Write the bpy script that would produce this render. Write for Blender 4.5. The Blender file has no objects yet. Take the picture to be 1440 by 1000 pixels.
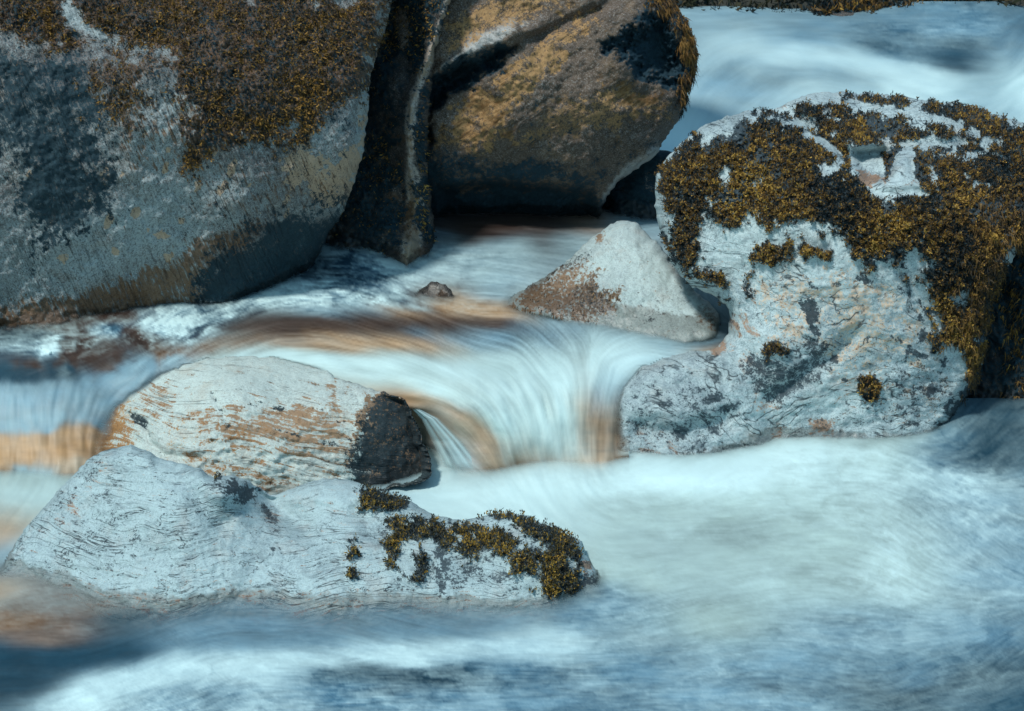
import bpy, math
import numpy as np
from mathutils import Vector

# ------------------------------------------------------------------ camera, light, exposure
SC = bpy.context.scene
RNG = np.random.default_rng(11)
H = 3.6
PITCH = math.radians(20.0)
F = 720.0 / math.tan(math.radians(15.0))
SP, CP = math.sin(PITCH), math.cos(PITCH)

cam_d = bpy.data.cameras.new("camera")
cam = bpy.data.objects.new("camera", cam_d)
SC.collection.objects.link(cam)
cam.location = (0, 0, H)
cam.rotation_euler = (math.radians(90) - PITCH, 0, 0)
cam_d.sensor_width = 36
cam_d.lens = 18 / math.tan(math.radians(15.0))
cam_d.clip_end = 2000
cam_d.dof.use_dof = True
cam_d.dof.focus_distance = 8.2
cam_d.dof.aperture_fstop = 9.0
SC.camera = cam

SUN = Vector((-0.36, -0.46, 0.92)).normalized()
world = bpy.data.worlds.new("World")
SC.world = world
world.use_nodes = True
wn = world.node_tree
wn.nodes.clear()
w_out = wn.nodes.new("ShaderNodeOutputWorld")
w_bg = wn.nodes.new("ShaderNodeBackground")
w_sky = wn.nodes.new("ShaderNodeTexSky")
w_sky.sky_type = 'NISHITA'
w_sky.sun_disc = False
w_sky.sun_elevation = math.asin(SUN.z)
w_sky.sun_rotation = math.atan2(SUN.x, SUN.y)
w_mul = wn.nodes.new("ShaderNodeMix")
w_mul.data_type = 'RGBA'
w_mul.blend_type = 'MULTIPLY'
w_mul.inputs[0].default_value = 1.0
w_mul.inputs[7].default_value = (0.74, 1.0, 0.92, 1)
wn.links.new(w_sky.outputs[0], w_mul.inputs[6])
wn.links.new(w_mul.outputs[2], w_bg.inputs[0])
w_bg.inputs[1].default_value = 0.15
wn.links.new(w_bg.outputs[0], w_out.inputs[0])

sun_d = bpy.data.lights.new("sun", 'SUN')
sun_d.energy = 2.9
sun_d.angle = math.radians(6.0)
sun_d.color = (1.0, 0.97, 0.92)
sun = bpy.data.objects.new("sun", sun_d)
SC.collection.objects.link(sun)
sun.rotation_euler = SUN.to_track_quat('Z', 'Y').to_euler()
sun.location = (-4, -3, 9)

SC.view_settings.view_transform = 'Standard'
SC.view_settings.look = 'None'
SC.view_settings.gamma = 1
SC.view_settings.exposure = 0.0
SC.cycles.use_denoising = True
SC.cycles.denoising_prefilter = 'ACCURATE'
SC.cycles.max_bounces = 6
SC.cycles.transparent_max_bounces = 12

# ------------------------------------------------------------------ maths helpers
def tanrow(py):
    return np.tan(PITCH - np.arctan((500.0 - np.asarray(py, float)) / F))

def yz(py, z):                       # distance at which the sight line of a row meets height z
    return (H - z) / tanrow(py)

def P3(px, py, Y):                   # point at distance Y (world y) on the sight line of a photo pixel
    px = np.asarray(px, float); py = np.asarray(py, float)
    x = (px - 720.0) / F
    v = (500.0 - py) / F
    t = Y / (CP + SP * v)
    return np.stack([x * t, Y + 0 * x, H + t * (-SP + CP * v)], -1)

def sstep(a, b, x):
    t = np.clip((x - a) / (b - a), 0, 1)
    return t * t * (3 - 2 * t)

MX0, MY0, MW, MH = -400, -320, 2304, 2048

def fbm_map(beta, seed, ax=1.0, ay=1.0, lo=0.0):
    r = np.random.default_rng(seed)
    n = r.standard_normal((MH, MW))
    fy = np.fft.fftfreq(MH)[:, None] * ay
    fx = np.fft.rfftfreq(MW)[None, :] * ax
    f = np.sqrt(fx * fx + fy * fy)
    f[0, 0] = 1
    g = np.where(f > lo, f ** (-beta), lo ** (-beta) if lo > 0 else 0)
    g[0, 0] = 0
    m = np.fft.irfft2(np.fft.rfft2(n) * g, (MH, MW))
    m -= m.mean()
    return (m / m.std()).astype(np.float32)

N_ROUGH = fbm_map(1.25, 1, lo=1 / 60)      # clumpy detail below about 60 px
N_MID = fbm_map(1.7, 2, lo=1 / 150)
N_SOFT = fbm_map(2.2, 3, lo=1 / 400)
N_CLUMP = fbm_map(1.35, 4, lo=1 / 13)
N_FINE = fbm_map(1.0, 6, lo=1 / 7)
N_DIAG = fbm_map(1.5, 5, lo=1 / 80)

def smp(m, px, py):
    x = np.mod(np.asarray(px, float) - MX0, MW - 1e-6)       # the maps tile
    y = np.mod(np.asarray(py, float) - MY0, MH - 1e-6)
    i = x.astype(int); j = y.astype(int)
    a = x - i; b = y - j
    i1 = (i + 1) % MW; j1 = (j + 1) % MH
    return (m[j, i] * (1 - a) + m[j, i1] * a) * (1 - b) + (m[j1, i] * (1 - a) + m[j1, i1] * a) * b

def catmull(pts, sp=3.0, closed=True):
    P = np.array(pts, float)
    n = len(P)
    out = []
    for i in range(n if closed else n - 1):
        if closed:
            a, b, c, d = P[(i - 1) % n], P[i], P[(i + 1) % n], P[(i + 2) % n]
        else:
            a, b, c, d = P[max(i - 1, 0)], P[i], P[i + 1], P[min(i + 2, n - 1)]
        k = max(1, int(np.hypot(*(c - b)) / sp))
        # centripetal-ish tension keeps short spans from looping
        t = np.linspace(0, 1, k, endpoint=False)[:, None]
        L = np.hypot(*(c - b))
        m1 = (c - a) * 0.5
        m2 = (d - b) * 0.5
        for m in (m1, m2):
            l = np.hypot(*m)
            if l > L * 1.0:
                m *= L / l
        h = (2 * t**3 - 3 * t**2 + 1) * b + (t**3 - 2 * t**2 + t) * m1 + (-2 * t**3 + 3 * t**2) * c + (t**3 - t**2) * m2
        out.append(h)
    if not closed:
        out.append(P[-1:])
    return np.concatenate(out)

def sdist(px, py, poly, near=False):
    """signed distance to a closed polygon, positive inside"""
    x = np.asarray(px, float).ravel(); y = np.asarray(py, float).ravel()
    A = np.array(poly, float); B = np.roll(A, -1, 0)
    best = np.full(x.shape, 1e18)
    qx = np.zeros_like(x); qy = np.zeros_like(y)
    ins = np.zeros(x.shape, bool)
    for (ax, ay), (bx, by) in zip(A, B):
        dx, dy = bx - ax, by - ay
        L = dx * dx + dy * dy + 1e-12
        t = np.clip(((x - ax) * dx + (y - ay) * dy) / L, 0, 1)
        cx = ax + t * dx; cy = ay + t * dy
        d = (x - cx) ** 2 + (y - cy) ** 2
        if near:
            m = d < best
            qx = np.where(m, cx, qx); qy = np.where(m, cy, qy)
        best = np.minimum(best, d)
        if ay != by:
            c = ((ay > y) != (by > y)) & (x < (bx - ax) * (y - ay) / (by - ay) + ax)
            ins ^= c
    s = np.sqrt(best) * np.where(ins, 1, -1)
    s = s.reshape(np.shape(px))
    if near:
        return s, qx.reshape(np.shape(px)), qy.reshape(np.shape(px))
    return s

def ldist(px, py, line):
    """distance to an open polyline, and the position along it (0..1)"""
    A = np.array(line, float)
    best = np.full(np.shape(px), 1e18)
    for (ax, ay), (bx, by) in zip(A[:-1], A[1:]):
        dx, dy = bx - ax, by - ay
        t = np.clip(((px - ax) * dx + (py - ay) * dy) / (dx * dx + dy * dy + 1e-12), 0, 1)
        best = np.minimum(best, (px - ax - t * dx) ** 2 + (py - ay - t * dy) ** 2)
    return np.sqrt(best)

def tps(ctrl, smooth=0.0):
    C = np.array(ctrl, float)
    X = C[:, :2] / 100.0
    n = len(X)
    def U(r2):
        return 0.5 * r2 * np.log(r2 + 1e-12)
    K = U(((X[:, None] - X[None]) ** 2).sum(-1)) + smooth * np.eye(n)
    Pm = np.concatenate([np.ones((n, 1)), X], 1)
    M = np.block([[K, Pm], [Pm.T, np.zeros((3, 3))]])
    w = np.linalg.solve(M, np.concatenate([C[:, 2], np.zeros(3)]))
    def f(px, py):
        x = np.asarray(px, float) / 100; y = np.asarray(py, float) / 100
        o = w[n] + w[n + 1] * x + w[n + 2] * y
        for k in range(n):
            o = o + w[k] * U((x - X[k, 0]) ** 2 + (y - X[k, 1]) ** 2)
        return o
    return f

def shepard(ctrl, px, py, p=3.2, ay=1.0):
    C = np.array([c[:2] for c in ctrl], float)
    V = np.array([c[2:] for c in ctrl], float)
    num = np.zeros(np.shape(px) + (V.shape[1],)); den = np.zeros(np.shape(px))
    for (cx, cy), v in zip(C, V):
        d2 = (px - cx) ** 2 + ((py - cy) * ay) ** 2 + 30.0
        w = d2 ** (-p / 2)
        num += w[..., None] * v
        den += w
    return num / den[..., None]

# ------------------------------------------------------------------ node helpers
class NT:
    def __init__(s, name):
        s.m = bpy.data.materials.new(name)
        s.m.use_nodes = True
        s.t = s.m.node_tree
        s.t.nodes.clear()
        s.out = s.t.nodes.new("ShaderNodeOutputMaterial")
    def n(s, typ, **kw):
        nd = s.t.nodes.new(typ)
        for k, v in kw.items():
            setattr(nd, k, v)
        return nd
    def set(s, sock, v):
        if isinstance(v, bpy.types.NodeSocket):
            s.t.links.new(v, sock)
        elif isinstance(v, tuple) and len(v) == 3 and sock.type == 'RGBA':
            sock.default_value = (*v, 1)
        else:
            sock.default_value = v
    def attr(s, name):
        return s.n("ShaderNodeAttribute", attribute_name=name)
    def math(s, op, a, b=0.0, c=0.0, clamp=False):
        nd = s.n("ShaderNodeMath", operation=op, use_clamp=clamp)
        s.set(nd.inputs[0], a); s.set(nd.inputs[1], b); s.set(nd.inputs[2], c)
        return nd.outputs[0]
    def mix(s, f, a, b, mode='MIX'):
        nd = s.n("ShaderNodeMix", data_type='RGBA', blend_type=mode)
        s.set(nd.inputs[0], f); s.set(nd.inputs[6], a); s.set(nd.inputs[7], b)
        return nd.outputs[2]
    def step(s, x, a, b, lo=0.0, hi=1.0):
        nd = s.n("ShaderNodeMapRange", interpolation_type='SMOOTHSTEP')
        s.set(nd.inputs[0], x); nd.inputs[1].default_value = a; nd.inputs[2].default_value = b
        nd.inputs[3].default_value = lo; nd.inputs[4].default_value = hi
        return nd.outputs[0]
    def noise(s, co, scale, detail=6.0, rough=0.6, dist=0.0):
        nd = s.n("ShaderNodeTexNoise")
        s.set(nd.inputs["Vector"], co)
        nd.inputs["Scale"].default_value = scale
        nd.inputs["Detail"].default_value = detail
        nd.inputs["Roughness"].default_value = rough
        nd.inputs["Distortion"].default_value = dist
        return nd.outputs[0]
    def vmul(s, v, k):
        nd = s.n("ShaderNodeVectorMath", operation='MULTIPLY')
        s.set(nd.inputs[0], v); nd.inputs[1].default_value = k
        return nd.outputs[0]
    def vadd(s, a, b):
        nd = s.n("ShaderNodeVectorMath", operation='ADD')
        s.set(nd.inputs[0], a); s.set(nd.inputs[1], b)
        return nd.outputs[0]

def rock_mat(name, pale, mid, dark, stain, tan, scale=1.0, vein=0.0, vst=(1, 1, 1), crack=0.5, crack_w=0.02, grain=(6, 40), cgrain=None, speck=0.4, bump=0.5, rough=0.75, balance=0.5):
    T = NT(name)
    co = T.n("ShaderNodeTexCoord").outputs["Object"]
    g = T.attr("grain").outputs["Vector"]
    mk = T.attr("mask")
    sep = T.n("ShaderNodeSeparateColor"); T.set(sep.inputs[0], mk.outputs["Color"])
    m_dark, m_stain, m_tan = sep.outputs
    m_pale = mk.outputs["Alpha"]
    nb = T.noise(co, 2.3 * scale, 8, 0.62, 0.4)
    nm = T.noise(co, 12 * scale, 8, 0.65)
    nf = T.noise(co, 55 * scale, 4, 0.7)
    ng = T.noise(co, 120, 4, 0.8)
    gs = T.noise(T.vmul(g, (grain[0], grain[1], 1)), 1.0, 6, 0.62, 0.4)          # along the grain
    def add(a, b): return T.math('ADD', a, b)
    def mul(a, b): return T.math('MULTIPLY', a, b)
    def cen(a, k): return mul(T.math('SUBTRACT', a, 0.5), k)
    brk = add(add(cen(nm, 1.5), cen(nf, 1.5)), add(cen(ng, 1.9), cen(gs, 1.2)))                      # uneven edges of every patch
    v = add(add(mul(nb, 0.45), mul(gs, 0.40)), mul(nm, 0.15))
    tone = T.step(add(v, cen(ng, 0.55)), balance - 0.17, balance + 0.14)
    tone = T.math('ADD', tone, cen(m_pale, 1.6), clamp=True)
    c = T.mix(tone, mid, pale)
    c = T.mix(mul(T.step(T.noise(co, 5 * scale, 5, .6), .5, .72), 0.35), c, tuple(a * .55 + b * .45 for a, b in zip(mid, tan)))
    c = T.mix(mul(T.step(add(mul(nf, .5), mul(ng, .5)), 0.52, 0.40), speck), c, tuple(0.35 * x for x in mid))
    c = T.mix(mul(T.step(ng, 0.52, 0.62), 0.6 * speck), c, tuple(min(.8, 1.25 * x) for x in pale))
    mt = T.step(add(m_tan, mul(brk, 0.9)), 0.44, 0.62)
    c = T.mix(mul(mt, 0.9), c, T.mix(add(nf, cen(ng, 1.0)), tuple(0.5 * x for x in tan), tuple(1.15 * x for x in tan)))
    ms = T.step(add(m_stain, add(mul(brk, 0.8), cen(gs, 2.0))), 0.40, 0.74)
    c = T.mix(mul(ms, 0.85), c, T.mix(add(nm, cen(ng, 1.5)), tuple(0.35 * x for x in stain), tuple(1.2 * x for x in stain)))
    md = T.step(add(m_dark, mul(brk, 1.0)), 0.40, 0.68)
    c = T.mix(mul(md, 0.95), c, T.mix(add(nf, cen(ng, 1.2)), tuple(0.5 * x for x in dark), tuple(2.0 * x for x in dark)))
    wob = T.noise(co, 5 * scale, 3, 0.5)
    cg = cgrain or (grain[0] * 0.2, grain[1] * 0.5)
    cn = T.noise(T.vmul(g, (cg[0], cg[1], 1)), 1.0, 2.5, 0.5, 0.15)
    cr = T.math('SUBTRACT', 1.0, T.step(T.math('ABSOLUTE', T.math('SUBTRACT', cn, 0.5)), 0.0, crack_w))
    cr = mul(cr, T.step(add(add(mul(wob, .55), mul(T.noise(co, 1.7 * scale, 3, .5), .45)), cen(nf, .6)), 0.45, 0.58))
    c = T.mix(mul(cr, crack), c, tuple(0.8 * x for x in dark))
    if vein > 0:
        vn = T.noise(T.vmul(co, vst), 4.5 * scale, 7, 0.62, 0.5)
        vl = T.math('SUBTRACT', 1.0, T.step(T.math('ABSOLUTE', T.math('SUBTRACT', vn, 0.5)), 0.0, 0.016))
        vl = mul(vl, T.step(add(T.noise(co, 3.1 * scale, 4, .6), cen(nf, .6)), 0.46, 0.60))
        c = T.mix(mul(vl, vein), c, tuple(1.0 * x for x in dark))
        vm = T.step(add(T.noise(T.vmul(co, vst), 9 * scale, 8, .7, .8), cen(ng, .5)), 0.55, 0.66)
        c = T.mix(mul(vm, vein * 0.55), c, tuple(.55 * a + .6 * b for a, b in zip(mid, dark)))
    h = add(add(mul(nm, 0.11), mul(nf, 0.16)), add(mul(gs, 0.30), mul(ng, 0.07)))
    h = T.math('SUBTRACT', h, mul(cr, 0.25))
    wet = T.step(add(T.attr("wet").outputs["Fac"], mul(brk, 0.35)), 0.30, 0.75)
    c = T.mix(mul(wet, 0.75), c, T.mix(1.0, c, (0.40, 0.36, 0.33), 'MULTIPLY'))
    b = T.n("ShaderNodeBump")
    b.inputs["Strength"].default_value = bump
    b.inputs["Distance"].default_value = 0.03
    T.set(b.inputs["Height"], h)
    p = T.n("ShaderNodeBsdfPrincipled")
    T.set(p.inputs["Base Color"], c)
    T.set(p.inputs["Roughness"], T.math('SUBTRACT', add(rough - 0.15, mul(nm, 0.3)), mul(wet, 0.38)))
    T.set(p.inputs["Specular IOR Level"], add(0.16, mul(wet, 0.3)))
    T.set(p.inputs["Normal"], b.outputs[0])
    T.set(T.out.inputs[0], p.outputs[0])
    return T.m

def moss_mat(name):
    T = NT(name)
    c = T.attr("col").outputs["Color"]
    d = T.n("ShaderNodeBsdfPrincipled")
    T.set(d.inputs["Base Color"], c)
    d.inputs["Roughness"].default_value = 0.65
    d.inputs["Specular IOR Level"].default_value = 0.25
    t = T.n("ShaderNodeBsdfTranslucent")
    T.set(t.inputs[0], c)
    m = T.n("ShaderNodeMixShader"); m.inputs[0].default_value = 0.22
    T.set(m.inputs[1], d.outputs[0]); T.set(m.inputs[2], t.outputs[0])
    T.set(T.out.inputs[0], m.outputs[0])
    return T.m

def water_mat(name):
    T = NT(name)
    f = T.attr("foam").outputs["Fac"]
    u = T.attr("under").outputs["Color"]
    o = T.attr("opac").outputs["Fac"]
    c = T.mix(f, u, (0.59, 0.80, 0.805))
    p = T.n("ShaderNodeBsdfPrincipled")
    T.set(p.inputs["Base Color"], c)
    T.set(p.inputs["Roughness"], T.math('ADD', 0.5, T.math('MULTIPLY', f, 0.3)))
    p.inputs["Specular IOR Level"].default_value = 0.35
    tr = T.n("ShaderNodeBsdfTransparent")
    m = T.n("ShaderNodeMixShader")
    T.set(m.inputs[0], o); T.set(m.inputs[1], tr.outputs[0]); T.set(m.inputs[2], p.outputs[0])
    T.set(T.out.inputs[0], m.outputs[0])
    return T.m

# ------------------------------------------------------------------ mesh helpers
def make_mesh(name, V, faces, mat, origin=None, parent=None, smooth=True):
    """faces: (n,4) or (n,3) index array"""
    V = np.asarray(V, np.float32)
    if origin is None:
        origin = (0, 0, 0)
    Vl = V - np.array(origin, np.float32)
    me = bpy.data.meshes.new(name)
    k = faces.shape[1]
    me.vertices.add(len(V)); me.vertices.foreach_set("co", Vl.ravel())
    me.loops.add(faces.size); me.loops.foreach_set("vertex_index", faces.astype(np.int32).ravel())
    me.polygons.add(len(faces)); me.polygons.foreach_set("loop_start", np.arange(0, faces.size, k, dtype=np.int32))
    me.polygons.foreach_set("loop_total", np.full(len(faces), k, np.int32))
    if smooth:
        me.polygons.foreach_set("use_smooth", np.ones(len(faces), bool))
    me.update(calc_edges=True)
    me.validate()
    me.materials.append(mat)
    o = bpy.data.objects.new(name, me)
    SC.collection.objects.link(o)
    if parent is not None:
        o.parent = parent           # the parent's origin is shared
    else:
        o.location = origin
    return o

def put(me, name, typ, dom, arr):
    a = me.attributes.new(name, typ, dom)
    key = {'FLOAT': 'value', 'FLOAT_VECTOR': 'vector', 'FLOAT_COLOR': 'color'}[typ]
    a.data.foreach_set(key, np.asarray(arr, np.float32).ravel())

def tag(o, label, cat=None, kind=None, group=None):
    if label: o["label"] = label
    if cat: o["category"] = cat
    if kind: o["kind"] = kind
    if group: o["group"] = group

# distance of the rocks' front surfaces on the lattice (for how deep the water lies over them)
GX = np.arange(-300, 1742, 2); GY = np.arange(-220, 1402, 2)
ROCKY = np.full((len(GY), len(GX)), 1e3)
ROCKS = {}

def eval_masks(px, py, items, wide=False):
    out = np.zeros(np.shape(px))
    for it in items:
        poly, soft, amp, val = it[:4]
        nz = it[4] if len(it) > 4 else N_ROUGH
        if wide and soft > 4.5:
            soft *= 1.9; amp *= 0.8
        A = np.array(poly, float)
        pad = soft + abs(amp) * 3 + 4
        x0, y0 = A.min(0) - pad; x1, y1 = A.max(0) + pad
        sel = (px > x0) & (px < x1) & (py > y0) & (py < y1)
        if not sel.any():
            continue
        s = sdist(px[sel], py[sel], poly) + amp * smp(nz, px[sel], py[sel])
        k = sstep(-soft, soft, s)
        o = out[sel]
        out[sel] = o * (1 - k) + val * k
    return out

def build_rock(name, label, cat, outline, depth, mat, roll=(40, 0.3), thick=0.8, tw=140, relief=None, masks=None, grain=None,
               moss_pad=0.0, under=0.0, jag=1.2, rough=0.012, part_of=None):
    ol = catmull(outline, 4.0)
    # small irregularity of the edge
    tn = np.roll(ol, -1, 0) - np.roll(ol, 1, 0)
    tn /= np.hypot(tn[:, 0], tn[:, 1])[:, None] + 1e-9
    nn = np.stack([tn[:, 1], -tn[:, 0]], 1)
    ol = ol + nn * (smp(N_ROUGH, ol[:, 0] * 1.7, ol[:, 1] * 1.7) * jag)[:, None]
    x0, y0 = ol.min(0) - 4; x1, y1 = ol.max(0) + 4
    x0 = max(x0, GX[0]); y0 = max(y0, GY[0]); x1 = min(x1, GX[-1]); y1 = min(y1, GY[-1])
    ix0, ix1 = int((x0 - GX[0]) // 2), int((x1 - GX[0]) // 2) + 1
    iy0, iy1 = int((y0 - GY[0]) // 2), int((y1 - GY[0]) // 2) + 1
    gx, gy = np.meshgrid(GX[ix0:ix1].astype(float), GY[iy0:iy1].astype(float))
    sd, qx, qy = sdist(gx, gy, ol, near=True)
    ins = sd > 0.7
    nb = np.zeros_like(ins)
    pad = np.pad(ins, 1)
    for a in range(3):
        for b in range(3):
            nb |= pad[a:a + ins.shape[0], b:b + ins.shape[1]]
    bnd = nb & ~ins
    px = np.where(bnd, qx, gx); py = np.where(bnd, qy, gy)
    d = np.where(bnd, 0, np.maximum(sd, 0))
    base = tps(depth)(px, py)
    rw, rr = roll
    k = 1 - np.clip(d / rw, 0, 1)
    edge = rr * (1 - np.sqrt(np.clip(1 - k * k, 0, 1)))
    Yf = base + edge
    fade = sstep(0, 10, d)
    nz = rough * (0.8 * smp(N_MID, px, py) + 0.22 * smp(N_ROUGH, px, py))
    Yf = Yf + nz * fade
    mo = np.zeros_like(px)
    if masks and 'moss' in masks:
        mo = eval_masks(px, py, masks['moss'])
        Yf = Yf - mo * fade * moss_pad * (1 + 0.6 * smp(N_CLUMP, px, py) + 0.35 * smp(N_FINE, px, py))
    if relief is not None:
        Yf = Yf + relief(px, py, d) * sstep(0, 6, d)
    idx = np.full(px.shape, -1); use = ins | bnd
    idx[use] = np.arange(use.sum())
    nF = use.sum()
    cell = use[:-1, :-1] & use[1:, :-1] & use[:-1, 1:] & use[1:, 1:] & (ins[:-1, :-1] | ins[1:, :-1] | ins[:-1, 1:] | ins[1:, 1:])
    a = idx[:-1, :-1][cell]; b = idx[1:, :-1][cell]; c = idx[1:, 1:][cell]; e = idx[:-1, 1:][cell]
    Ff = np.stack([a, b, c, e], 1)
    Vf = P3(px, py, Yf)[use]
    # the far side
    kt = 1 - np.clip(d / tw, 0, 1)
    prof = np.sqrt(np.clip(1 - kt * kt, 0, 1))
    Yb = base + edge + thick * prof + 0.02
    Yb = np.maximum(Yb, Yf + 0.06)
    cx, cy = ol.mean(0)
    bx = cx + (px - cx) * (1 - 0.16 * prof); by = cy + (py - cy) * (1 - 0.10 * prof)
    idb = np.where(bnd, idx, -1)
    idb[ins] = nF + np.arange(ins.sum())
    Vb = P3(bx, by, Yb)[ins]
    a = idb[:-1, :-1][cell]; b = idb[1:, :-1][cell]; c = idb[1:, 1:][cell]; e = idb[:-1, 1:][cell]
    Fb = np.stack([a, e, c, b], 1)
    V = np.concatenate([Vf, Vb]); Fc = np.concatenate([Ff, Fb])
    o3 = V.mean(0); org = (float(o3[0]), float(o3[1]), float(V[:, 2].min()))
    ob = make_mesh(name, V, Fc, mat, org, None)
    if part_of is not None:
        ob.parent = part_of
        ob.location = Vector(org) - part_of.location
    me = ob.data
    cols = np.zeros(px.shape + (4,)); cols[..., 3] = 0.5
    for ch, key in enumerate(('dark', 'stain', 'tan', 'pale')):
        if masks and key in masks:
            mm = eval_masks(px, py, masks[key], True)
            cols[..., ch] = mm if ch < 3 else 0.5 + 0.5 * mm
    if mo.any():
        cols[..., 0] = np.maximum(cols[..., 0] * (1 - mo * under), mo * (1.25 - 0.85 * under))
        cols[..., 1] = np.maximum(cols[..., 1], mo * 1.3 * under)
        cols[..., 2] *= 1 - mo
    gr = grain(px, py) if grain else (px / 100, py / 100)
    gv = np.stack([gr[0], gr[1], 0 * px], -1)
    put(me, "mask", 'FLOAT_COLOR', 'POINT', np.concatenate([cols[use], cols[ins]]))
    put(me, "grain", 'FLOAT_VECTOR', 'POINT', np.concatenate([gv[use], gv[ins]]))
    tag(ob, label, cat)
    R = ROCKY[iy0:iy1, ix0:ix1]
    R[ins] = np.minimum(R[ins], Yf[ins])
    nrm = np.zeros(len(V) * 3, np.float32)
    me.vertices.foreach_get("normal", nrm)
    info = dict(ob=ob, px=px[use], py=py[use], V=Vf, N=nrm.reshape(-1, 3)[:nF], moss=mo[use], org=np.array(org), d=d[use])
    ROCKS[name + label] = info
    return info

M_MOSS = moss_mat("moss_leaves")
PAL = np.array([(0.28, 0.160, 0.040), (0.155, 0.092, 0.034), (0.065, 0.052, 0.034), (0.014, 0.028, 0.034), (0.50, 0.31, 0.070)])

def add_moss(info, name, n, length=0.014, width=0.006, weight=None, hang=0.0, spread=0.9, lift=1.0, tone=0.0, label=None, pal=PAL, seed=1, clump=1.0, segs=1):
    r = np.random.default_rng(seed)
    w = (info['moss'] > 0.5).astype(float) * info['moss'] if weight is None else np.clip(weight, 0, None)
    cl = 0.75 * smp(N_CLUMP, info['px'], info['py']) + 0.55 * smp(N_FINE, info['px'], info['py'])
    w = w * np.clip(0.8 + 0.4 * cl * clump, 0.15, None)
    if w.sum() <= 0:
        return None
    i = r.choice(len(w), n, p=w / w.sum())
    N = info['N'][i]; p = info['V'][i] - info['org']
    rnd = r.standard_normal((n, 3))
    p = p + 0.5 * rnd * 0.006 + N * (r.random((n, 1)) * 0.010 * lift - 0.003)
    up = np.array([0, 0, 1.0])
    d = N * 0.75 + spread * r.standard_normal((n, 3)) * 0.6 + up * (0.35 - hang * 2.2)
    d /= np.linalg.norm(d, axis=1)[:, None] + 1e-9
    s = np.cross(d, r.standard_normal((n, 3)))
    s /= np.linalg.norm(s, axis=1)[:, None] + 1e-9
    L = length * np.exp(0.32 * r.standard_normal((n, 1))); Wd = width * (0.6 + 0.8 * r.random((n, 1)))
    if segs == 1:
        q = np.stack([p - s * Wd * 0.25, p + d * L * 0.55 + s * Wd * 0.5, p + d * L, p + d * L * 0.5 - s * Wd * 0.5], 1)
        V = q.reshape(-1, 3); Fc = np.arange(4 * n).reshape(n, 4)
    else:                               # drooping strands
        pts = [p]
        for k in range(segs):
            d = d * 0.75 + np.array([0, 0, -1.0]) * 0.35 + 0.18 * r.standard_normal((n, 3))
            d /= np.linalg.norm(d, axis=1)[:, None]
            pts.append(pts[-1] + d * L / segs)
        V = []; Fc = []
        rows = []
        for k in range(segs + 1):
            ww = Wd * (1 - 0.8 * k / segs)
            rows.append(np.stack([pts[k] - s * ww * .5, pts[k] + s * ww * .5], 1))
        V = np.stack(rows, 1).reshape(-1, 3)           # n, segs+1, 2
        base = (np.arange(n) * (segs + 1) * 2)[:, None]
        ff = [base + np.array([[2 * k, 2 * k + 1, 2 * k + 3, 2 * k + 2]]) for k in range(segs)]
        Fc = np.concatenate(ff, 0)
    t = cl[i] * 1.0 + 0.5 * smp(N_MID, info['px'][i], info['py'][i]) + tone + 0.65 * r.standard_normal(n)
    c = np.where(t[:, None] > 1.5, pal[4], np.where(t[:, None] > 0.55, pal[0], np.where(t[:, None] > -0.15, pal[1], np.where(t[:, None] > -0.8, pal[2], pal[3]))))
    c = c * (0.75 + 0.5 * r.random((n, 1)))
    o = make_mesh(name, V, Fc, M_MOSS, (0, 0, 0), info['ob'], smooth=False)
    fc = np.concatenate([c, np.ones((n, 1))], 1)
    if segs > 1:
        fc = np.tile(fc, (segs, 1))
    put(o.data, "col", 'FLOAT_COLOR', 'FACE', fc)
    if label: o["label"] = label
    return o

def blobs(n, box, size, seed, amp=6, val=1.0, stretch=(1, 1), ang=0):
    """scattered small irregular patches"""
    r = np.random.default_rng(seed); out = []
    for _ in range(n):
        cx = r.uniform(box[0], box[2]); cy = r.uniform(box[1], box[3]); s = size * r.uniform(0.4, 1.5)
        a = np.linspace(0, 2 * math.pi, 9)[:-1]
        rad = s * r.uniform(0.6, 1.25, 8)
        x = rad * np.cos(a) * stretch[0]; y = rad * np.sin(a) * stretch[1]
        ca, sa = math.cos(ang), math.sin(ang)
        out.append((np.stack([cx + x * ca - y * sa, cy + x * sa + y * ca], 1), 2.5, amp * 0.3, val))
    return out

# ------------------------------------------------------------------ rock materials
M_LEFT = rock_mat("grey_lichen_rock", (0.34, 0.41, 0.42), (0.135, 0.125, 0.122), (0.011, 0.032, 0.044), (0.20, 0.10, 0.04), (0.56, 0.42, 0.29), scale=1.1, crack=0.25, grain=(4, 20), speck=0.65, bump=0.9, balance=0.52)
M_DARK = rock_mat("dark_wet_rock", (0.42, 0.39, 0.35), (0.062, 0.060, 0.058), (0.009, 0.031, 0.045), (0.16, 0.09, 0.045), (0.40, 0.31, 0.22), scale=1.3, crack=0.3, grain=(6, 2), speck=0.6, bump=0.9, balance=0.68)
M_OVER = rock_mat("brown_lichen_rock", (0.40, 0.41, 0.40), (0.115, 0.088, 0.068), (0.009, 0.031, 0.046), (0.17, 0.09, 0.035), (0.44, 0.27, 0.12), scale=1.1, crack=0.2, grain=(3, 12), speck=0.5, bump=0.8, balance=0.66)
M_WHITE = rock_mat("pale_weathered_rock", (0.46, 0.57, 0.58), (0.20, 0.26, 0.29), (0.025, 0.04, 0.05), (0.40, 0.22, 0.12), (0.62, 0.47, 0.33), scale=1.3, crack=0.9, crack_w=0.022, grain=(3, 7), cgrain=(1.6, 4.5), vein=0.9, vst=(1, 1, 1.7), speck=0.4, bump=0.45, balance=0.44)
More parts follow.
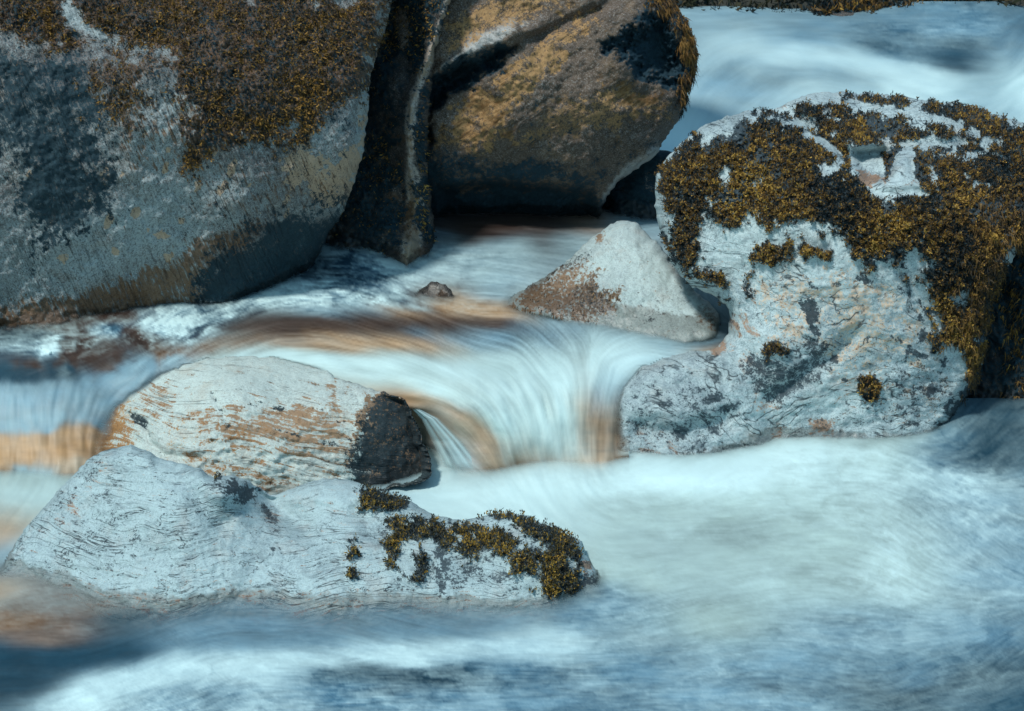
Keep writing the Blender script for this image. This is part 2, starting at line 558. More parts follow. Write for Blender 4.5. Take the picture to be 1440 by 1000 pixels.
M_FRONT = rock_mat("pale_grained_rock", (0.40, 0.53, 0.55), (0.24, 0.32, 0.35), (0.03, 0.045, 0.055), (0.42, 0.22, 0.12), (0.55, 0.40, 0.30), scale=1.6, crack=0.9, crack_w=0.021, grain=(2.6, 16), cgrain=(0.7, 11), vein=0.95, vst=(0.7, 0.7, 2.6), speck=0.3, bump=0.6, balance=0.42)
M_BLOCK = rock_mat("orange_banded_rock", (0.52, 0.62, 0.59), (0.36, 0.36, 0.33), (0.012, 0.028, 0.036), (0.33, 0.165, 0.06), (0.50, 0.30, 0.13), scale=1.4, crack=0.45, crack_w=0.018, grain=(2.0, 15), cgrain=(0.6, 7), vein=0.3, vst=(0.7, 0.7, 2.4), speck=0.3, bump=0.7, balance=0.42)
M_CONE = rock_mat("smooth_pale_rock", (0.46, 0.56, 0.55), (0.26, 0.31, 0.32), (0.03, 0.04, 0.045), (0.26, 0.13, 0.05), (0.55, 0.40, 0.28), scale=1.6, crack=0.3, grain=(8, 8), speck=0.22, bump=0.4, balance=0.46)

def ridge(px, py, line, amp, w):
    return -amp * np.exp(-ldist(px, py, line) / w)

def groove(px, py, line, amp, w):
    return amp * np.exp(-(ldist(px, py, line) / w) ** 2)

# ------------------------------------------------------------------ left boulder
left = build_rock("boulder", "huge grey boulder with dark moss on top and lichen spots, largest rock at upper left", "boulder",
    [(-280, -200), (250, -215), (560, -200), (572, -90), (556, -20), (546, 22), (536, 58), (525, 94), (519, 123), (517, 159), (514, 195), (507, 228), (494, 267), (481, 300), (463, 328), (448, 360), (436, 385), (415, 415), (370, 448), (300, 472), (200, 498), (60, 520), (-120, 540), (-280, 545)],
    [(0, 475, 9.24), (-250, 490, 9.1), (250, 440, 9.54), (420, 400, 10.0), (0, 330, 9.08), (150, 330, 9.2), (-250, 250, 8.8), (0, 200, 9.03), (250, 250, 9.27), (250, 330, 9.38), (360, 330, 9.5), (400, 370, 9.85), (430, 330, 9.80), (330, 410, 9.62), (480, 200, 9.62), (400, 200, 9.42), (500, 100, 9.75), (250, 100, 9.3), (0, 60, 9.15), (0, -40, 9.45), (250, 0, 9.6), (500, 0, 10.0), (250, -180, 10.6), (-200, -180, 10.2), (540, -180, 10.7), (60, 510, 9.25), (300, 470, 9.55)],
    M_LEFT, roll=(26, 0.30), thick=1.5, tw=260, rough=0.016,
    masks=dict(
        moss=[([(-300, -230), (600, -230), (560, 0), (535, 45), (522, 95), (500, 140), (455, 165), (425, 195), (330, 200), (270, 232), (255, 205), (262, 150), (245, 90), (190, 62), (150, 60), (60, 62), (-40, 60), (-300, 60)], 10, 12, 1),
              ([(120, 60), (235, 70), (225, 130), (190, 185), (150, 170), (120, 110)], 14, 14, 0.62),
              ([(88, -10), (98, -10), (112, 22), (150, 48), (158, 62), (135, 55), (108, 45), (90, 28)], 4, 4, 0),
              ([(-20, 40), (18, 44), (26, 66), (10, 80), (-20, 80)], 5, 5, 0),
              ([(345, -6), (358, -6), (358, 10), (348, 10)], 3, 3, 0), ([(438, 4), (452, 4), (450, 16), (440, 16)], 3, 3, 0), ([(462, -6), (500, -6), (496, 12), (470, 4)], 3, 3, 0)],
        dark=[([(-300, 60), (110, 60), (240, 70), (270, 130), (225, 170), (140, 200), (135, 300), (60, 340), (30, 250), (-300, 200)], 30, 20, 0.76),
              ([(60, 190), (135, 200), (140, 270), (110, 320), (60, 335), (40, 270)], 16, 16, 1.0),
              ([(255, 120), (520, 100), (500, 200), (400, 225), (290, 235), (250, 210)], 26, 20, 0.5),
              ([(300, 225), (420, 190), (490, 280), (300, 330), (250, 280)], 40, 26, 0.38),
              ([(300, 360), (400, 305), (455, 292), (486, 285), (450, 420), (330, 480), (270, 420)], 16, 10, 0.95)],  # wet underside, with the shade of its downward turn put into the colour
        stain=[([(120, 60), (300, 60), (330, 240), (300, 300), (240, 250), (160, 230)], 14, 20, 0.42), ([(300, 230), (430, 200), (500, 250), (470, 310), (330, 320)], 14, 16, 0.40), ([(-100, 120), (90, 80), (60, 250), (-60, 300)], 14, 20, 0.36),
               ([(-300, 455), (0, 430), (60, 420), (125, 408), (180, 392), (240, 362), (300, 330), (380, 312), (350, 370), (300, 420), (150, 480), (-300, 520)], 7, 7, 0.85)],
        tan=[([(398, 235), (420, 195), (455, 205), (470, 228), (495, 200), (514, 160), (519, 200), (505, 240), (486, 290), (455, 308), (440, 270), (405, 262)], 4.4, 12, 0.84)]
            + blobs(34, (40, 180, 490, 330), 6, 5, val=1.0, stretch=(.8, 1.5), ang=0.4) + blobs(5, (50, 330, 260, 400), 8, 6, val=0.9),
        pale=[([(-300, 300), (40, 330), (150, 290), (220, 150), (262, 140), (262, 230), (300, 300), (240, 370), (120, 408), (-300, 430)], 40, 22, 0.75),
              ([(86, -10), (100, -10), (160, 62), (90, 30)], 4, 2, 1)] + blobs(38, (140, 130, 520, 410), 4.5, 61, val=1.35, stretch=(.7, 1.7), ang=0.35) + [
              ([(540, 22), (528, 75), (519, 140), (513, 210), (500, 262), (470, 330), (456, 330), (481, 270), (499, 210), (506, 140), (514, 80)], 3, 2, 1.3)]),  # right rim: paler tan stone, its edge light also painted in
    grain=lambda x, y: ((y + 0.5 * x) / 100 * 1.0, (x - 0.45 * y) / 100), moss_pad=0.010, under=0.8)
add_moss(left, "moss", 95000, length=0.017, width=0.006, weight=np.clip(left['moss'] * 1.15 + 0.10 * smp(N_ROUGH, left['px'], left['py']) * (left['moss'] > .02), 0, 1) ** 1.5 * np.clip(0.8 + 0.4 * smp(N_MID, left['px'], left['py']) + 0.5 * sstep(80, 0, left['py']), 0.1, 2), hang=0.3, spread=1.0, tone=-0.15, seed=3,
         pal=np.array([(0.17, 0.105, 0.030), (0.11, 0.07, 0.028), (0.07, 0.052, 0.032), (0.03, 0.034, 0.03), (0.30, 0.17, 0.04)]))

# ------------------------------------------------------------------ dark wedge in the cleft
RIDGE = [(650, -60), (633, 0), (615, 47), (593, 105), (579, 144), (575, 188), (575, 231), (584, 267), (583, 296), (575, 350), (570, 385)]
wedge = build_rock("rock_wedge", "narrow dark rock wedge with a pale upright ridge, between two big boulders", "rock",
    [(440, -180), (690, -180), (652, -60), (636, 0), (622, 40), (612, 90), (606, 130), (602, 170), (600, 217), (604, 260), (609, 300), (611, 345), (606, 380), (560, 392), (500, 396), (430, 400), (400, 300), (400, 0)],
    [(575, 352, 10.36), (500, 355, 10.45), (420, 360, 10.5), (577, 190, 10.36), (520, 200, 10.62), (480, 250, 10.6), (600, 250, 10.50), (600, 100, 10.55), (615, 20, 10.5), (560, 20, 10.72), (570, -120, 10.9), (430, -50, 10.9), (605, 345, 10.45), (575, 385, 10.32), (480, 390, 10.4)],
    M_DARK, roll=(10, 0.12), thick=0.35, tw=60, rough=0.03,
    relief=lambda x, y, d: ridge(x, y, RIDGE, 0.17, 17),
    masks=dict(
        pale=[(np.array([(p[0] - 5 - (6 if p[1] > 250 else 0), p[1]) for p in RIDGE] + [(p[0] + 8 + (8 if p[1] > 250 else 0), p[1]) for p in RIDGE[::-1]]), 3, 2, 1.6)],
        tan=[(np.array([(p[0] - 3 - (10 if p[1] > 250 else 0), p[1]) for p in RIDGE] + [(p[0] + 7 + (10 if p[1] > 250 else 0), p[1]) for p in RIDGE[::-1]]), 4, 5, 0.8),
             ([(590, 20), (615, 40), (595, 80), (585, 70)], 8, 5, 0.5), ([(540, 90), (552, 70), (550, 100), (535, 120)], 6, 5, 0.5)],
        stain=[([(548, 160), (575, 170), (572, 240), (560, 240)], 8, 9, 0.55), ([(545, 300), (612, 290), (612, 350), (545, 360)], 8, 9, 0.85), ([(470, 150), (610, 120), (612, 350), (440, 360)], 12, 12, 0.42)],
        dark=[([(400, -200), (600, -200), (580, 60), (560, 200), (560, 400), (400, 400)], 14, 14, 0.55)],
        moss=[([(540, -200), (625, -200), (612, 40), (585, 90), (560, 60), (530, 150), (520, 110)], 8, 12, 0.9), ([(590, 120), (604, 110), (600, 220), (607, 300), (608, 345), (592, 330), (586, 200)], 5, 6, 0.9),
              ([(505, 180), (560, 160), (566, 240), (560, 340), (520, 345), (480, 300)], 10, 14, 0.62)]),
    grain=lambda x, y: (y / 200, x / 100), moss_pad=0.012)
add_moss(wedge, "moss", 9000, length=0.016, width=0.006, hang=0.4, tone=-0.75, seed=5)

# ------------------------------------------------------------------ overhanging brown boulder
def over_relief(x, y, d):
    slot = [(604, 106), (637, 85), (673, 74), (709, 60), (741, 54), (735, 66), (700, 100), (655, 126), (624, 146), (611, 170), (606, 205), (596, 210), (594, 130)]
    s = sdist(x, y, slot)
    o = 0.24 * sstep(-3, 24, s + 2.5 * smp(N_ROUGH, x, y))
    nook = [(846, 70), (880, 45), (912, 22), (940, 20), (958, 60), (952, 112), (925, 118), (900, 108), (885, 88)]
    o = o + 0.20 * sstep(-8, 30, sdist(x, y, nook) + 4 * smp(N_ROUGH, x, y))
    flap = [(612, 100), (645, 75), (670, 50), (720, 35), (760, 40), (715, 62), (670, 78), (640, 90)]
    o = o - 0.05 * sstep(-8, 8, sdist(x, y, flap))
    o = o + ridge(x, y, [(930, 208), (905, 226), (880, 246), (862, 266), (850, 292)], 0.10, 7)
    o = o + 0.16 * sstep(-4, 16, sdist(x, y, [(700, 250), (840, 262), (846, 320), (620, 330), (612, 262)]))
    return o + groove(x, y, [(760, 50), (800, 30), (850, 10), (880, -30)], 0.07, 9)

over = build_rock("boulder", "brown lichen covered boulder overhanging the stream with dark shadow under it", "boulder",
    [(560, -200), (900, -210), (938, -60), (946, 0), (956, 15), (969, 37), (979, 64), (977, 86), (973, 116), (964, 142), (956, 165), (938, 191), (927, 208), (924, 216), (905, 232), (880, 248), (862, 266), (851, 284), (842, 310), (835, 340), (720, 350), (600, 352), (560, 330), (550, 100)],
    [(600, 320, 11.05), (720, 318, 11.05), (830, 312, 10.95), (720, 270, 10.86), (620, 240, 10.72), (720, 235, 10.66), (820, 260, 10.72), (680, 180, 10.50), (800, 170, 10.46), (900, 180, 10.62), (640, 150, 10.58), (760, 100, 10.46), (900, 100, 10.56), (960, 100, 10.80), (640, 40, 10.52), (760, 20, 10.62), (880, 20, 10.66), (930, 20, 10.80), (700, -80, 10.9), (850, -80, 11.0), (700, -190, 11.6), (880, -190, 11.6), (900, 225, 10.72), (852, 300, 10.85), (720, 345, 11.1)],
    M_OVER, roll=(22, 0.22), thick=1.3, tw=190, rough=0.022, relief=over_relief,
    masks=dict(
        dark=[([(590, 222), (640, 212), (690, 232), (760, 226), (820, 246), (842, 258), (838, 360), (560, 360)], 9, 10, 1.5),  # shade under the overhang deepened in the colour
              ([(596, 150), (604, 106), (637, 83), (673, 72), (709, 58), (741, 52), (727, 72), (694, 101), (651, 123), (622, 144), (611, 166), (606, 215)], 6, 7, 1.1),  # slot: wet mossy rock, plus the flap's shadow painted in
              ([(846, 70), (880, 45), (912, 22), (940, 10), (966, 50), (964, 118), (925, 120), (900, 108), (880, 88)], 8, 10, 1.4),  # nook: shade of the recess put into the colour
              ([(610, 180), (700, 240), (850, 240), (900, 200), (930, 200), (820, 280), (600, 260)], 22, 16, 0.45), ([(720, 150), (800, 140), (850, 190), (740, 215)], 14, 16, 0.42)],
        tan=[([(608, 215), (630, 150), (700, 105), (760, 60), (810, 20), (840, 25), (800, 70), (760, 120), (720, 165), (700, 215), (660, 225), (625, 205)], 8, 12, 0.72),
             ([(700, 190), (790, 140), (880, 115), (950, 130), (945, 170), (880, 175), (800, 195), (740, 210)], 10, 16, 0.62),
             ([(640, 30), (700, -20), (790, -20), (740, 40), (690, 45), (650, 70), (622, 90)], 10, 10, 0.60)],
        stain=[([(850, 100), (960, 115), (960, 160), (880, 160)], 12, 12, 0.5), ([(610, 150), (720, 90), (740, 190), (640, 225)], 14, 12, 0.35)],
        pale=[([(926, 205), (932, 216), (905, 238), (882, 254), (866, 272), (856, 295), (846, 300), (848, 270), (872, 242), (898, 222)], 3, 2, 1.7),  # lower rim: light bounced off the water painted as paler stone
              ([(612, 104), (630, 84), (668, 52), (700, 36), (745, 34), (700, 62), (665, 74), (640, 88)], 4, 4, 1.2)],
        moss=[([(905, -220), (960, -220), (952, 0), (974, 35), (986, 64), (984, 100), (972, 140), (958, 160), (955, 120), (950, 60), (935, 25), (915, 8), (900, -60)], 5, 6, 1.0),
              ([(860, 50), (930, 20), (955, 60), (950, 110), (915, 116), (890, 100)], 10, 10, 0.25)]),
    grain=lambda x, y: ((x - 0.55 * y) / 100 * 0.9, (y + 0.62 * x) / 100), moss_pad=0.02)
add_moss(over, "moss", 9000, length=0.034, width=0.006, hang=1.0, spread=1.3, tone=-0.25, seed=6, segs=3,
         pal=np.array([(0.24, 0.13, 0.04), (0.17, 0.09, 0.03), (0.09, 0.06, 0.035), (0.04, 0.04, 0.035), (0.30, 0.17, 0.05)]))

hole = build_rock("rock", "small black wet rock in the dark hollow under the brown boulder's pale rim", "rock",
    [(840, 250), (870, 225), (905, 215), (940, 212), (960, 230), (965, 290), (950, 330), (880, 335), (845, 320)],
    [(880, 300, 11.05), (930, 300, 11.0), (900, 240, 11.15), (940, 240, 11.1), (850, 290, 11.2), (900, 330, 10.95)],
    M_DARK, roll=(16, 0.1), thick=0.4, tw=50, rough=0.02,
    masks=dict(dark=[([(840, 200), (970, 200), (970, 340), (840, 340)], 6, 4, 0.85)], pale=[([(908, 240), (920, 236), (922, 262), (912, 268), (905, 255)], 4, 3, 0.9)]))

# ------------------------------------------------------------------ right boulder
def right_relief(x, y, d):
    o = groove(x, y, [(1090, 152), (1120, 165), (1150, 185), (1175, 205), (1195, 222)], 0.10, 11)
    o = o + groove(x, y, [(1195, 222), (1240, 208), (1300, 205), (1370, 212), (1415, 240)], 0.07, 10)
    o = o + groove(x, y, [(1200, 180), (1290, 195), (1350, 200)], 0.05, 12)
    pot = [(1198, 208), (1245, 205), (1262, 216), (1256, 250), (1240, 262), (1215, 258), (1200, 236)]
    o = o + 0.22 * sstep(-3, 14, sdist(x, y, pot))
    o = o - 0.05 * sstep(-4, 10, sdist(x, y, [(1262, 212), (1285, 210), (1280, 240), (1300, 265), (1250, 272), (1225, 262), (1255, 250)]))
    # rounded shelves of the worn face
    o = o + groove(x, y, [(1040, 500), (1060, 530), (1075, 565), (1090, 610)], 0.03, 20)
    o = o + groove(x, y, [(1085, 560), (1140, 520), (1175, 500), (1200, 470)], 0.05, 12)
    o = o - 0.05 * np.exp(-((x - 960) / 70) ** 2 - ((y - 585) / 30) ** 2)
    o = o + groove(x, y, [(900, 600), (960, 610), (1020, 590)], 0.05, 14)
    o = o + 0.005 * smp(N_MID, x * 0.9, y * 1.6)
    o = o + 0.003 * np.abs(smp(N_ROUGH, x * 0.6 + 300, y * 1.6)) * sstep(300, 420, y)
    return o

right = build_rock("boulder", "big pale boulder on the right with golden moss cap and a smooth pothole", "boulder",
    [(922, 290), (922, 255), (930, 232), (945, 214), (975, 187), (1001, 171), (1027, 161), (1057, 156), (1092, 151), (1112, 141), (1140, 131), (1170, 129), (1219, 131), (1260, 135), (1305, 141), (1342, 146), (1380, 154), (1417, 165), (1445, 178), (1490, 215), (1510, 270), (1490, 320), (1452, 345), (1436, 350), (1420, 372), (1399, 410), (1390, 448), (1384, 490), (1373, 532), (1350, 570), (1326, 612), (1310, 655), (1200, 660), (1090, 655), (1000, 672), (940, 690), (880, 690), (862, 650), (864, 605), (863, 570), (874, 540), (903, 515), (945, 501), (975, 494), (1004, 489), (1020, 472), (1027, 446), (1022, 432), (1004, 417), (979, 405), (962, 393), (945, 372), (934, 343), (924, 314)],
    [(900, 642, 8.46), (1000, 625, 8.52), (1100, 618, 8.66), (1200, 616, 8.72), (1320, 612, 8.86), (1200, 655, 8.62), (950, 680, 8.36), (880, 560, 8.58), (960, 560, 8.55), (950, 510, 8.68), (1010, 497, 8.76), (1028, 470, 8.86), (1060, 480, 8.74), (1080, 400, 8.84), (1000, 360, 8.98), (960, 350, 9.1), (940, 280, 9.25), (1020, 260, 9.08), (1100, 330, 8.84), (1200, 350, 8.80), (1200, 450, 8.76), (1200, 540, 8.76), (1080, 560, 8.66), (1320, 500, 8.86), (1330, 400, 8.90), (1400, 330, 9.12), (1300, 300, 8.92), (1150, 260, 9.04), (1040, 190, 9.36), (1080, 170, 9.56), (1200, 200, 9.50), (1200, 145, 10.1), (1300, 160, 9.95), (1300, 230, 9.30), (1420, 200, 9.9), (1480, 240, 9.8), (1460, 310, 9.45), (1380, 520, 9.0)],
    M_WHITE, roll=(20, 0.22), thick=1.0, tw=170, rough=0.008, relief=right_relief,
    masks=dict(
        moss=[([(925, 232), (950, 208), (1000, 178), (1060, 165), (1110, 165), (1190, 205), (1205, 260), (1240, 275), (1310, 262), (1290, 215), (1370, 215), (1440, 180), (1520, 240), (1500, 330), (1440, 350), (1420, 372), (1402, 410), (1392, 450), (1375, 530), (1366, 560), (1360, 520), (1358, 480), (1325, 488), (1318, 440), (1300, 385), (1322, 365), (1290, 352), (1230, 372), (1200, 350), (1190, 322), (1140, 310), (1110, 318), (1060, 300), (1010, 320), (1000, 290), (985, 300), (978, 350), (1010, 395), (1028, 420), (1020, 428), (990, 408), (960, 388), (945, 350), (940, 300)], 6, 9, 1.0),
              ([(1110, 150), (1200, 150), (1300, 170), (1370, 190), (1440, 230), (1400, 235), (1300, 205), (1200, 205), (1150, 180)], 6, 8, 1.0),
              ([(1190, 132), (1260, 138), (1350, 150), (1430, 172), (1500, 225), (1440, 220), (1370, 185), (1300, 160), (1230, 152)], 5, 6, 1.0),
              ([(1012, 235), (1026, 230), (1026, 262), (1014, 266)], 3, 3, 0), ([(1054, 250), (1078, 246), (1076, 264), (1058, 264)], 3, 4, 0), ([(1150, 232), (1180, 230), (1180, 248), (1160, 250)], 5, 4, 0.2),
              ([(1196, 208), (1246, 206), (1250, 240), (1262, 240), (1258, 220), (1285, 208), (1282, 235), (1276, 252), (1302, 270), (1300, 278), (1228, 275), (1222, 262), (1200, 236)], 3, 3, 0),
              ([(1240, 212), (1262, 203), (1268, 211), (1258, 222), (1257, 245), (1248, 255), (1240, 248), (1246, 225)], 2.5, 2, 1.0), ([(1288, 206), (1310, 208), (1308, 262), (1296, 262), (1284, 245), (1286, 222)], 3, 3, 1.0),
              ([(1195, 142), (1230, 148), (1280, 158), (1250, 160), (1200, 152)], 3, 2, 0), ([(1262, 203), (1290, 196), (1310, 183), (1330, 195), (1345, 190), (1372, 200), (1348, 208), (1300, 206)], 3, 3, 0),
              ([(1300, 161), (1335, 166), (1350, 176), (1320, 172)], 3, 2, 0), ([(1352, 212), (1385, 216), (1372, 222)], 3, 2, 0), ([(1356, 245), (1390, 258), (1370, 262)], 3, 3, 0), ([(1380, 206), (1400, 214), (1412, 222), (1396, 216)], 2, 2, 0),
              ([(1135, 185), (1160, 198), (1186, 218), (1184, 226), (1160, 206), (1130, 190)], 3, 2, 0), ([(1095, 168), (1150, 172), (1140, 182), (1100, 178)], 4, 4, 0.25), ([(1160, 165), (1188, 165), (1180, 172)], 3, 2, 0),
              ([(985, 182), (1040, 165), (1030, 185), (990, 205)], 6, 7, 0.25),
              ([(1056, 352), (1080, 342), (1106, 354), (1112, 368), (1085, 376), (1060, 374)], 4, 5, 1.0), ([(1130, 350), (1172, 352), (1170, 366), (1150, 362), (1135, 366)], 3, 4, 1.0),
              ([(1340, 420), (1362, 405), (1368, 430), (1352, 440)], 4, 4, 0.2),
              ([(1040, 430), (1050, 380), (1060, 375), (1052, 430)], 4, 6, 0.55), ([(1208, 534), (1230, 530), (1244, 545), (1232, 560), (1222, 580), (1212, 560)], 4, 4, 0.9),
              ([(1070, 495), (1085, 485), (1108, 492), (1100, 504), (1078, 508)], 4, 4, 0.8)],
        dark=[([(1048, 510), (1075, 490), (1105, 500), (1130, 480), (1150, 430), (1142, 470), (1165, 500), (1175, 505), (1150, 530), (1120, 560), (1080, 565), (1055, 550)], 6, 10, 0.66),
              ([(1130, 425), (1142, 428), (1146, 470), (1136, 460)], 3, 4, 0.9), ([(865, 560), (900, 540), (980, 530), (1040, 560), (1020, 610), (930, 640), (870, 640)], 14, 20, 0.42),
              ([(1100, 590), (1180, 575), (1260, 590), (1330, 575), (1320, 620), (1180, 618)], 12, 14, 0.35), ([(1250, 520), (1275, 520), (1272, 560), (1300, 520), (1306, 545), (1290, 590), (1260, 580)], 7, 10, 0.6),
              ([(1212, 545), (1236, 545), (1226, 590), (1214, 580)], 4, 6, 0.8), ([(1320, 470), (1345, 480), (1335, 530), (1350, 560), (1310, 600), (1300, 540)], 14, 12, 0.35),
              ([(1376, 440), (1400, 400), (1400, 450), (1384, 500), (1366, 560), (1330, 615), (1318, 615), (1352, 560)], 4, 4, 0.95), ([(990, 380), (1024, 415), (1030, 440), (1022, 470), (1010, 430)], 8, 6, 0.6),  # shade of the right edge and of the notch painted dark
              ([(1268, 405), (1290, 412), (1300, 430), (1284, 424)], 3, 5, 0.7), ([(1240, 440), (1255, 450), (1262, 480), (1252, 475)], 3, 4, 0.6), ([(1300, 430), (1320, 428), (1310, 450), (1296, 446)], 3, 4, 0.7)] + blobs(16, (1070, 370, 1330, 600), 6, 41, val=0.75, stretch=(1.7, .6), ang=0.3) + blobs(10, (1150, 380, 1340, 590), 6, 42, val=0.8, stretch=(.5, 1.7), ang=0.3) + blobs(12, (880, 540, 1060, 640), 8, 43, val=0.7, stretch=(1.6, .7), ang=-0.3),
        stain=[([(1200, 236), (1225, 240), (1245, 244), (1256, 252), (1232, 262), (1212, 256)], 3, 3, 0.9), ([(1000, 492), (1024, 474), (1030, 440), (1042, 450), (1036, 490), (1000, 505)], 6, 5, 0.8), ([(1030, 400), (1060, 400), (1070, 470), (1100, 620), (1070, 620), (1040, 500)], 9, 10, 0.45),
               ([(1135, 590), (1180, 595), (1175, 610), (1140, 610)], 5, 6, 0.8), ([(1180, 520), (1320, 540), (1310, 600), (1200, 590)], 18, 18, 0.36), ([(866, 590), (900, 600), (1000, 640), (880, 645)], 8, 10, 0.45)],
        tan=[([(1050, 380), (1200, 380), (1310, 400), (1300, 520), (1180, 540), (1060, 470)], 20, 26, 0.50), ([(1260, 540), (1330, 500), (1330, 590), (1270, 590)], 12, 14, 0.44)],
        pale=[([(1060, 290), (1300, 350), (1310, 420), (1200, 470), (1060, 380)], 30, 20, 0.45), ([(860, 520), (1000, 500), (1060, 600), (870, 650)], 20, 16, -0.30),
              ([(1222, 262), (1262, 240), (1285, 208), (1282, 240), (1302, 272), (1228, 275)], 4, 2, 0.9), ([(1200, 210), (1245, 206), (1245, 245), (1210, 236)], 4, 2, 0.7)]),
    grain=lambda x, y: ((x + 0.5 * smp(N_SOFT, x, y) * 40) / 100, (y + 26 * smp(N_SOFT, x + 200, y)) / 100), moss_pad=0.022)
yy, xx = right['py'], right['px']
add_moss(right, "moss", 125000, length=0.0105, width=0.0060, weight=right['moss'] * (right['moss'] > .5) * sstep(-1.9, -0.5, smp(N_MID, xx + 900, yy) + 0.5 * smp(N_ROUGH, xx, yy)), hang=-0.1, spread=0.95, tone=-0.6, seed=7)
add_moss(right, "hanging_moss", 7000, length=0.028, width=0.006, weight=(right['moss'] > .5) * sstep(1340, 1410, xx + 0.2 * (yy - 300)) * sstep(250, 300, yy), hang=0.9, spread=1.2, tone=-0.45, seed=8, segs=3,
         pal=np.array([(0.15, 0.09, 0.035), (0.11, 0.07, 0.03), (0.065, 0.05, 0.033), (0.03, 0.033, 0.033), (0.22, 0.13, 0.04)]), label="brown moss strands hanging down the boulder's right side")

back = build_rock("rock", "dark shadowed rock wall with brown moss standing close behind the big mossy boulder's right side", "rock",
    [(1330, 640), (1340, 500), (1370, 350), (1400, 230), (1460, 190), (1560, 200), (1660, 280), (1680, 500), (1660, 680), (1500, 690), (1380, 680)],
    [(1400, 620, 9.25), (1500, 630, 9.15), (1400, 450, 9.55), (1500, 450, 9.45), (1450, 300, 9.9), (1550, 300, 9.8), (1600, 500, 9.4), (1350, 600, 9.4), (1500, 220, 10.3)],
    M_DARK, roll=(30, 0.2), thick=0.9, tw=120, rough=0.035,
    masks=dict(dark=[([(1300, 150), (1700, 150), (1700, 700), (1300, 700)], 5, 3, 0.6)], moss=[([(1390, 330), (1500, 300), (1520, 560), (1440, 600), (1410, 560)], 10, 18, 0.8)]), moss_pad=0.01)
add_moss(back, "moss", 5000, length=0.03, width=0.007, hang=0.8, tone=-0.8, seed=9, segs=2)

# ------------------------------------------------------------------ pointed rock
cone = build_rock("rock", "smooth pale pointed rock with a brown wet foot, in mid-stream against the mossy boulder", "rock",
    [(700, 428), (713, 420), (741, 404), (783, 378), (810, 355), (840, 328), (863, 315), (878, 310), (893, 313), (912, 327), (931, 349), (954, 380), (977, 409), (1000, 428), (1012, 442), (1012, 458), (1000, 485), (930, 492), (860, 480), (780, 462), (715, 445)],
    [(713, 422, 9.56), (760, 434, 9.42), (880, 450, 9.30), (960, 462, 9.12), (1005, 450, 9.16), (880, 400, 9.42), (878, 330, 9.72), (800, 390, 9.62), (940, 400, 9.44), (880, 485, 9.14), (970, 420, 9.36)],
    M_CONE, roll=(30, 0.18), thick=0.45, tw=80, rough=0.010,
    relief=lambda x, y, d: ridge(x, y, [(878, 315), (862, 350), (868, 400), (880, 440)], 0.05, 22) + groove(x, y, [(905, 345), (940, 400), (960, 430)], 0.02, 12),
    masks=dict(stain=[([(700, 432), (741, 403), (788, 372), (812, 378), (850, 402), (878, 410), (865, 440), (830, 450), (700, 445)], 8, 8, 0.85), ([(835, 335), (850, 325), (846, 345), (836, 344)], 3, 2, 0.8), ([(985, 425), (1010, 445), (1005, 465), (985, 455)], 5, 5, 0.6)],
               dark=[([(805, 376), (838, 340), (815, 350), (785, 375), (735, 408)], 3, 3, 0.5), ([(800, 400), (835, 395), (880, 412), (860, 445), (820, 442)], 6, 8, 0.5), ([(870, 418), (970, 420), (1000, 450), (880, 450)], 12, 14, 0.34)],  # last patch: shading of the lower part put into the colour
               pale=[([(845, 335), (880, 312), (930, 350), (970, 405), (900, 400), (850, 380)], 14, 8, 0.5)]),  # lit upper right painted paler
    grain=lambda x, y: ((x + y) / 60, (y - x * 0.8) / 60))

w_ = eval_masks(cone['px'], cone['py'], [([(715, 425), (745, 405), (790, 378), (815, 384), (850, 404), (872, 414), (862, 440), (830, 448), (715, 436)], 9, 9, 1.0)])
add_moss(cone, "algae", 2600, length=0.03, width=0.004, weight=w_, hang=0.9, spread=0.6, tone=-0.35, seed=15, segs=2, lift=0.4,
         pal=np.array([(0.22, 0.12, 0.045), (0.16, 0.085, 0.035), (0.08, 0.05, 0.03), (0.035, 0.035, 0.03), (0.3, 0.18, 0.08)]))

tiny = build_rock("rock", "tiny dark rock poking out of the white water left of the pointed rock", "rock",
    [(582, 418), (588, 408), (600, 403), (607, 396), (615, 395), (626, 401), (636, 412), (640, 425), (620, 436), (592, 434)],
    [(600, 425, 9.66), (630, 420, 9.66), (610, 400, 9.74), (590, 412, 9.72)],
    M_DARK, roll=(8, 0.05), thick=0.12, tw=20, rough=0.012,
    masks=dict(pale=[([(604, 400), (622, 400), (634, 414), (612, 418), (600, 412)], 3, 3, 0.9)], stain=[([(600, 412), (630, 408), (630, 420), (605, 424)], 3, 3, 0.7)]))

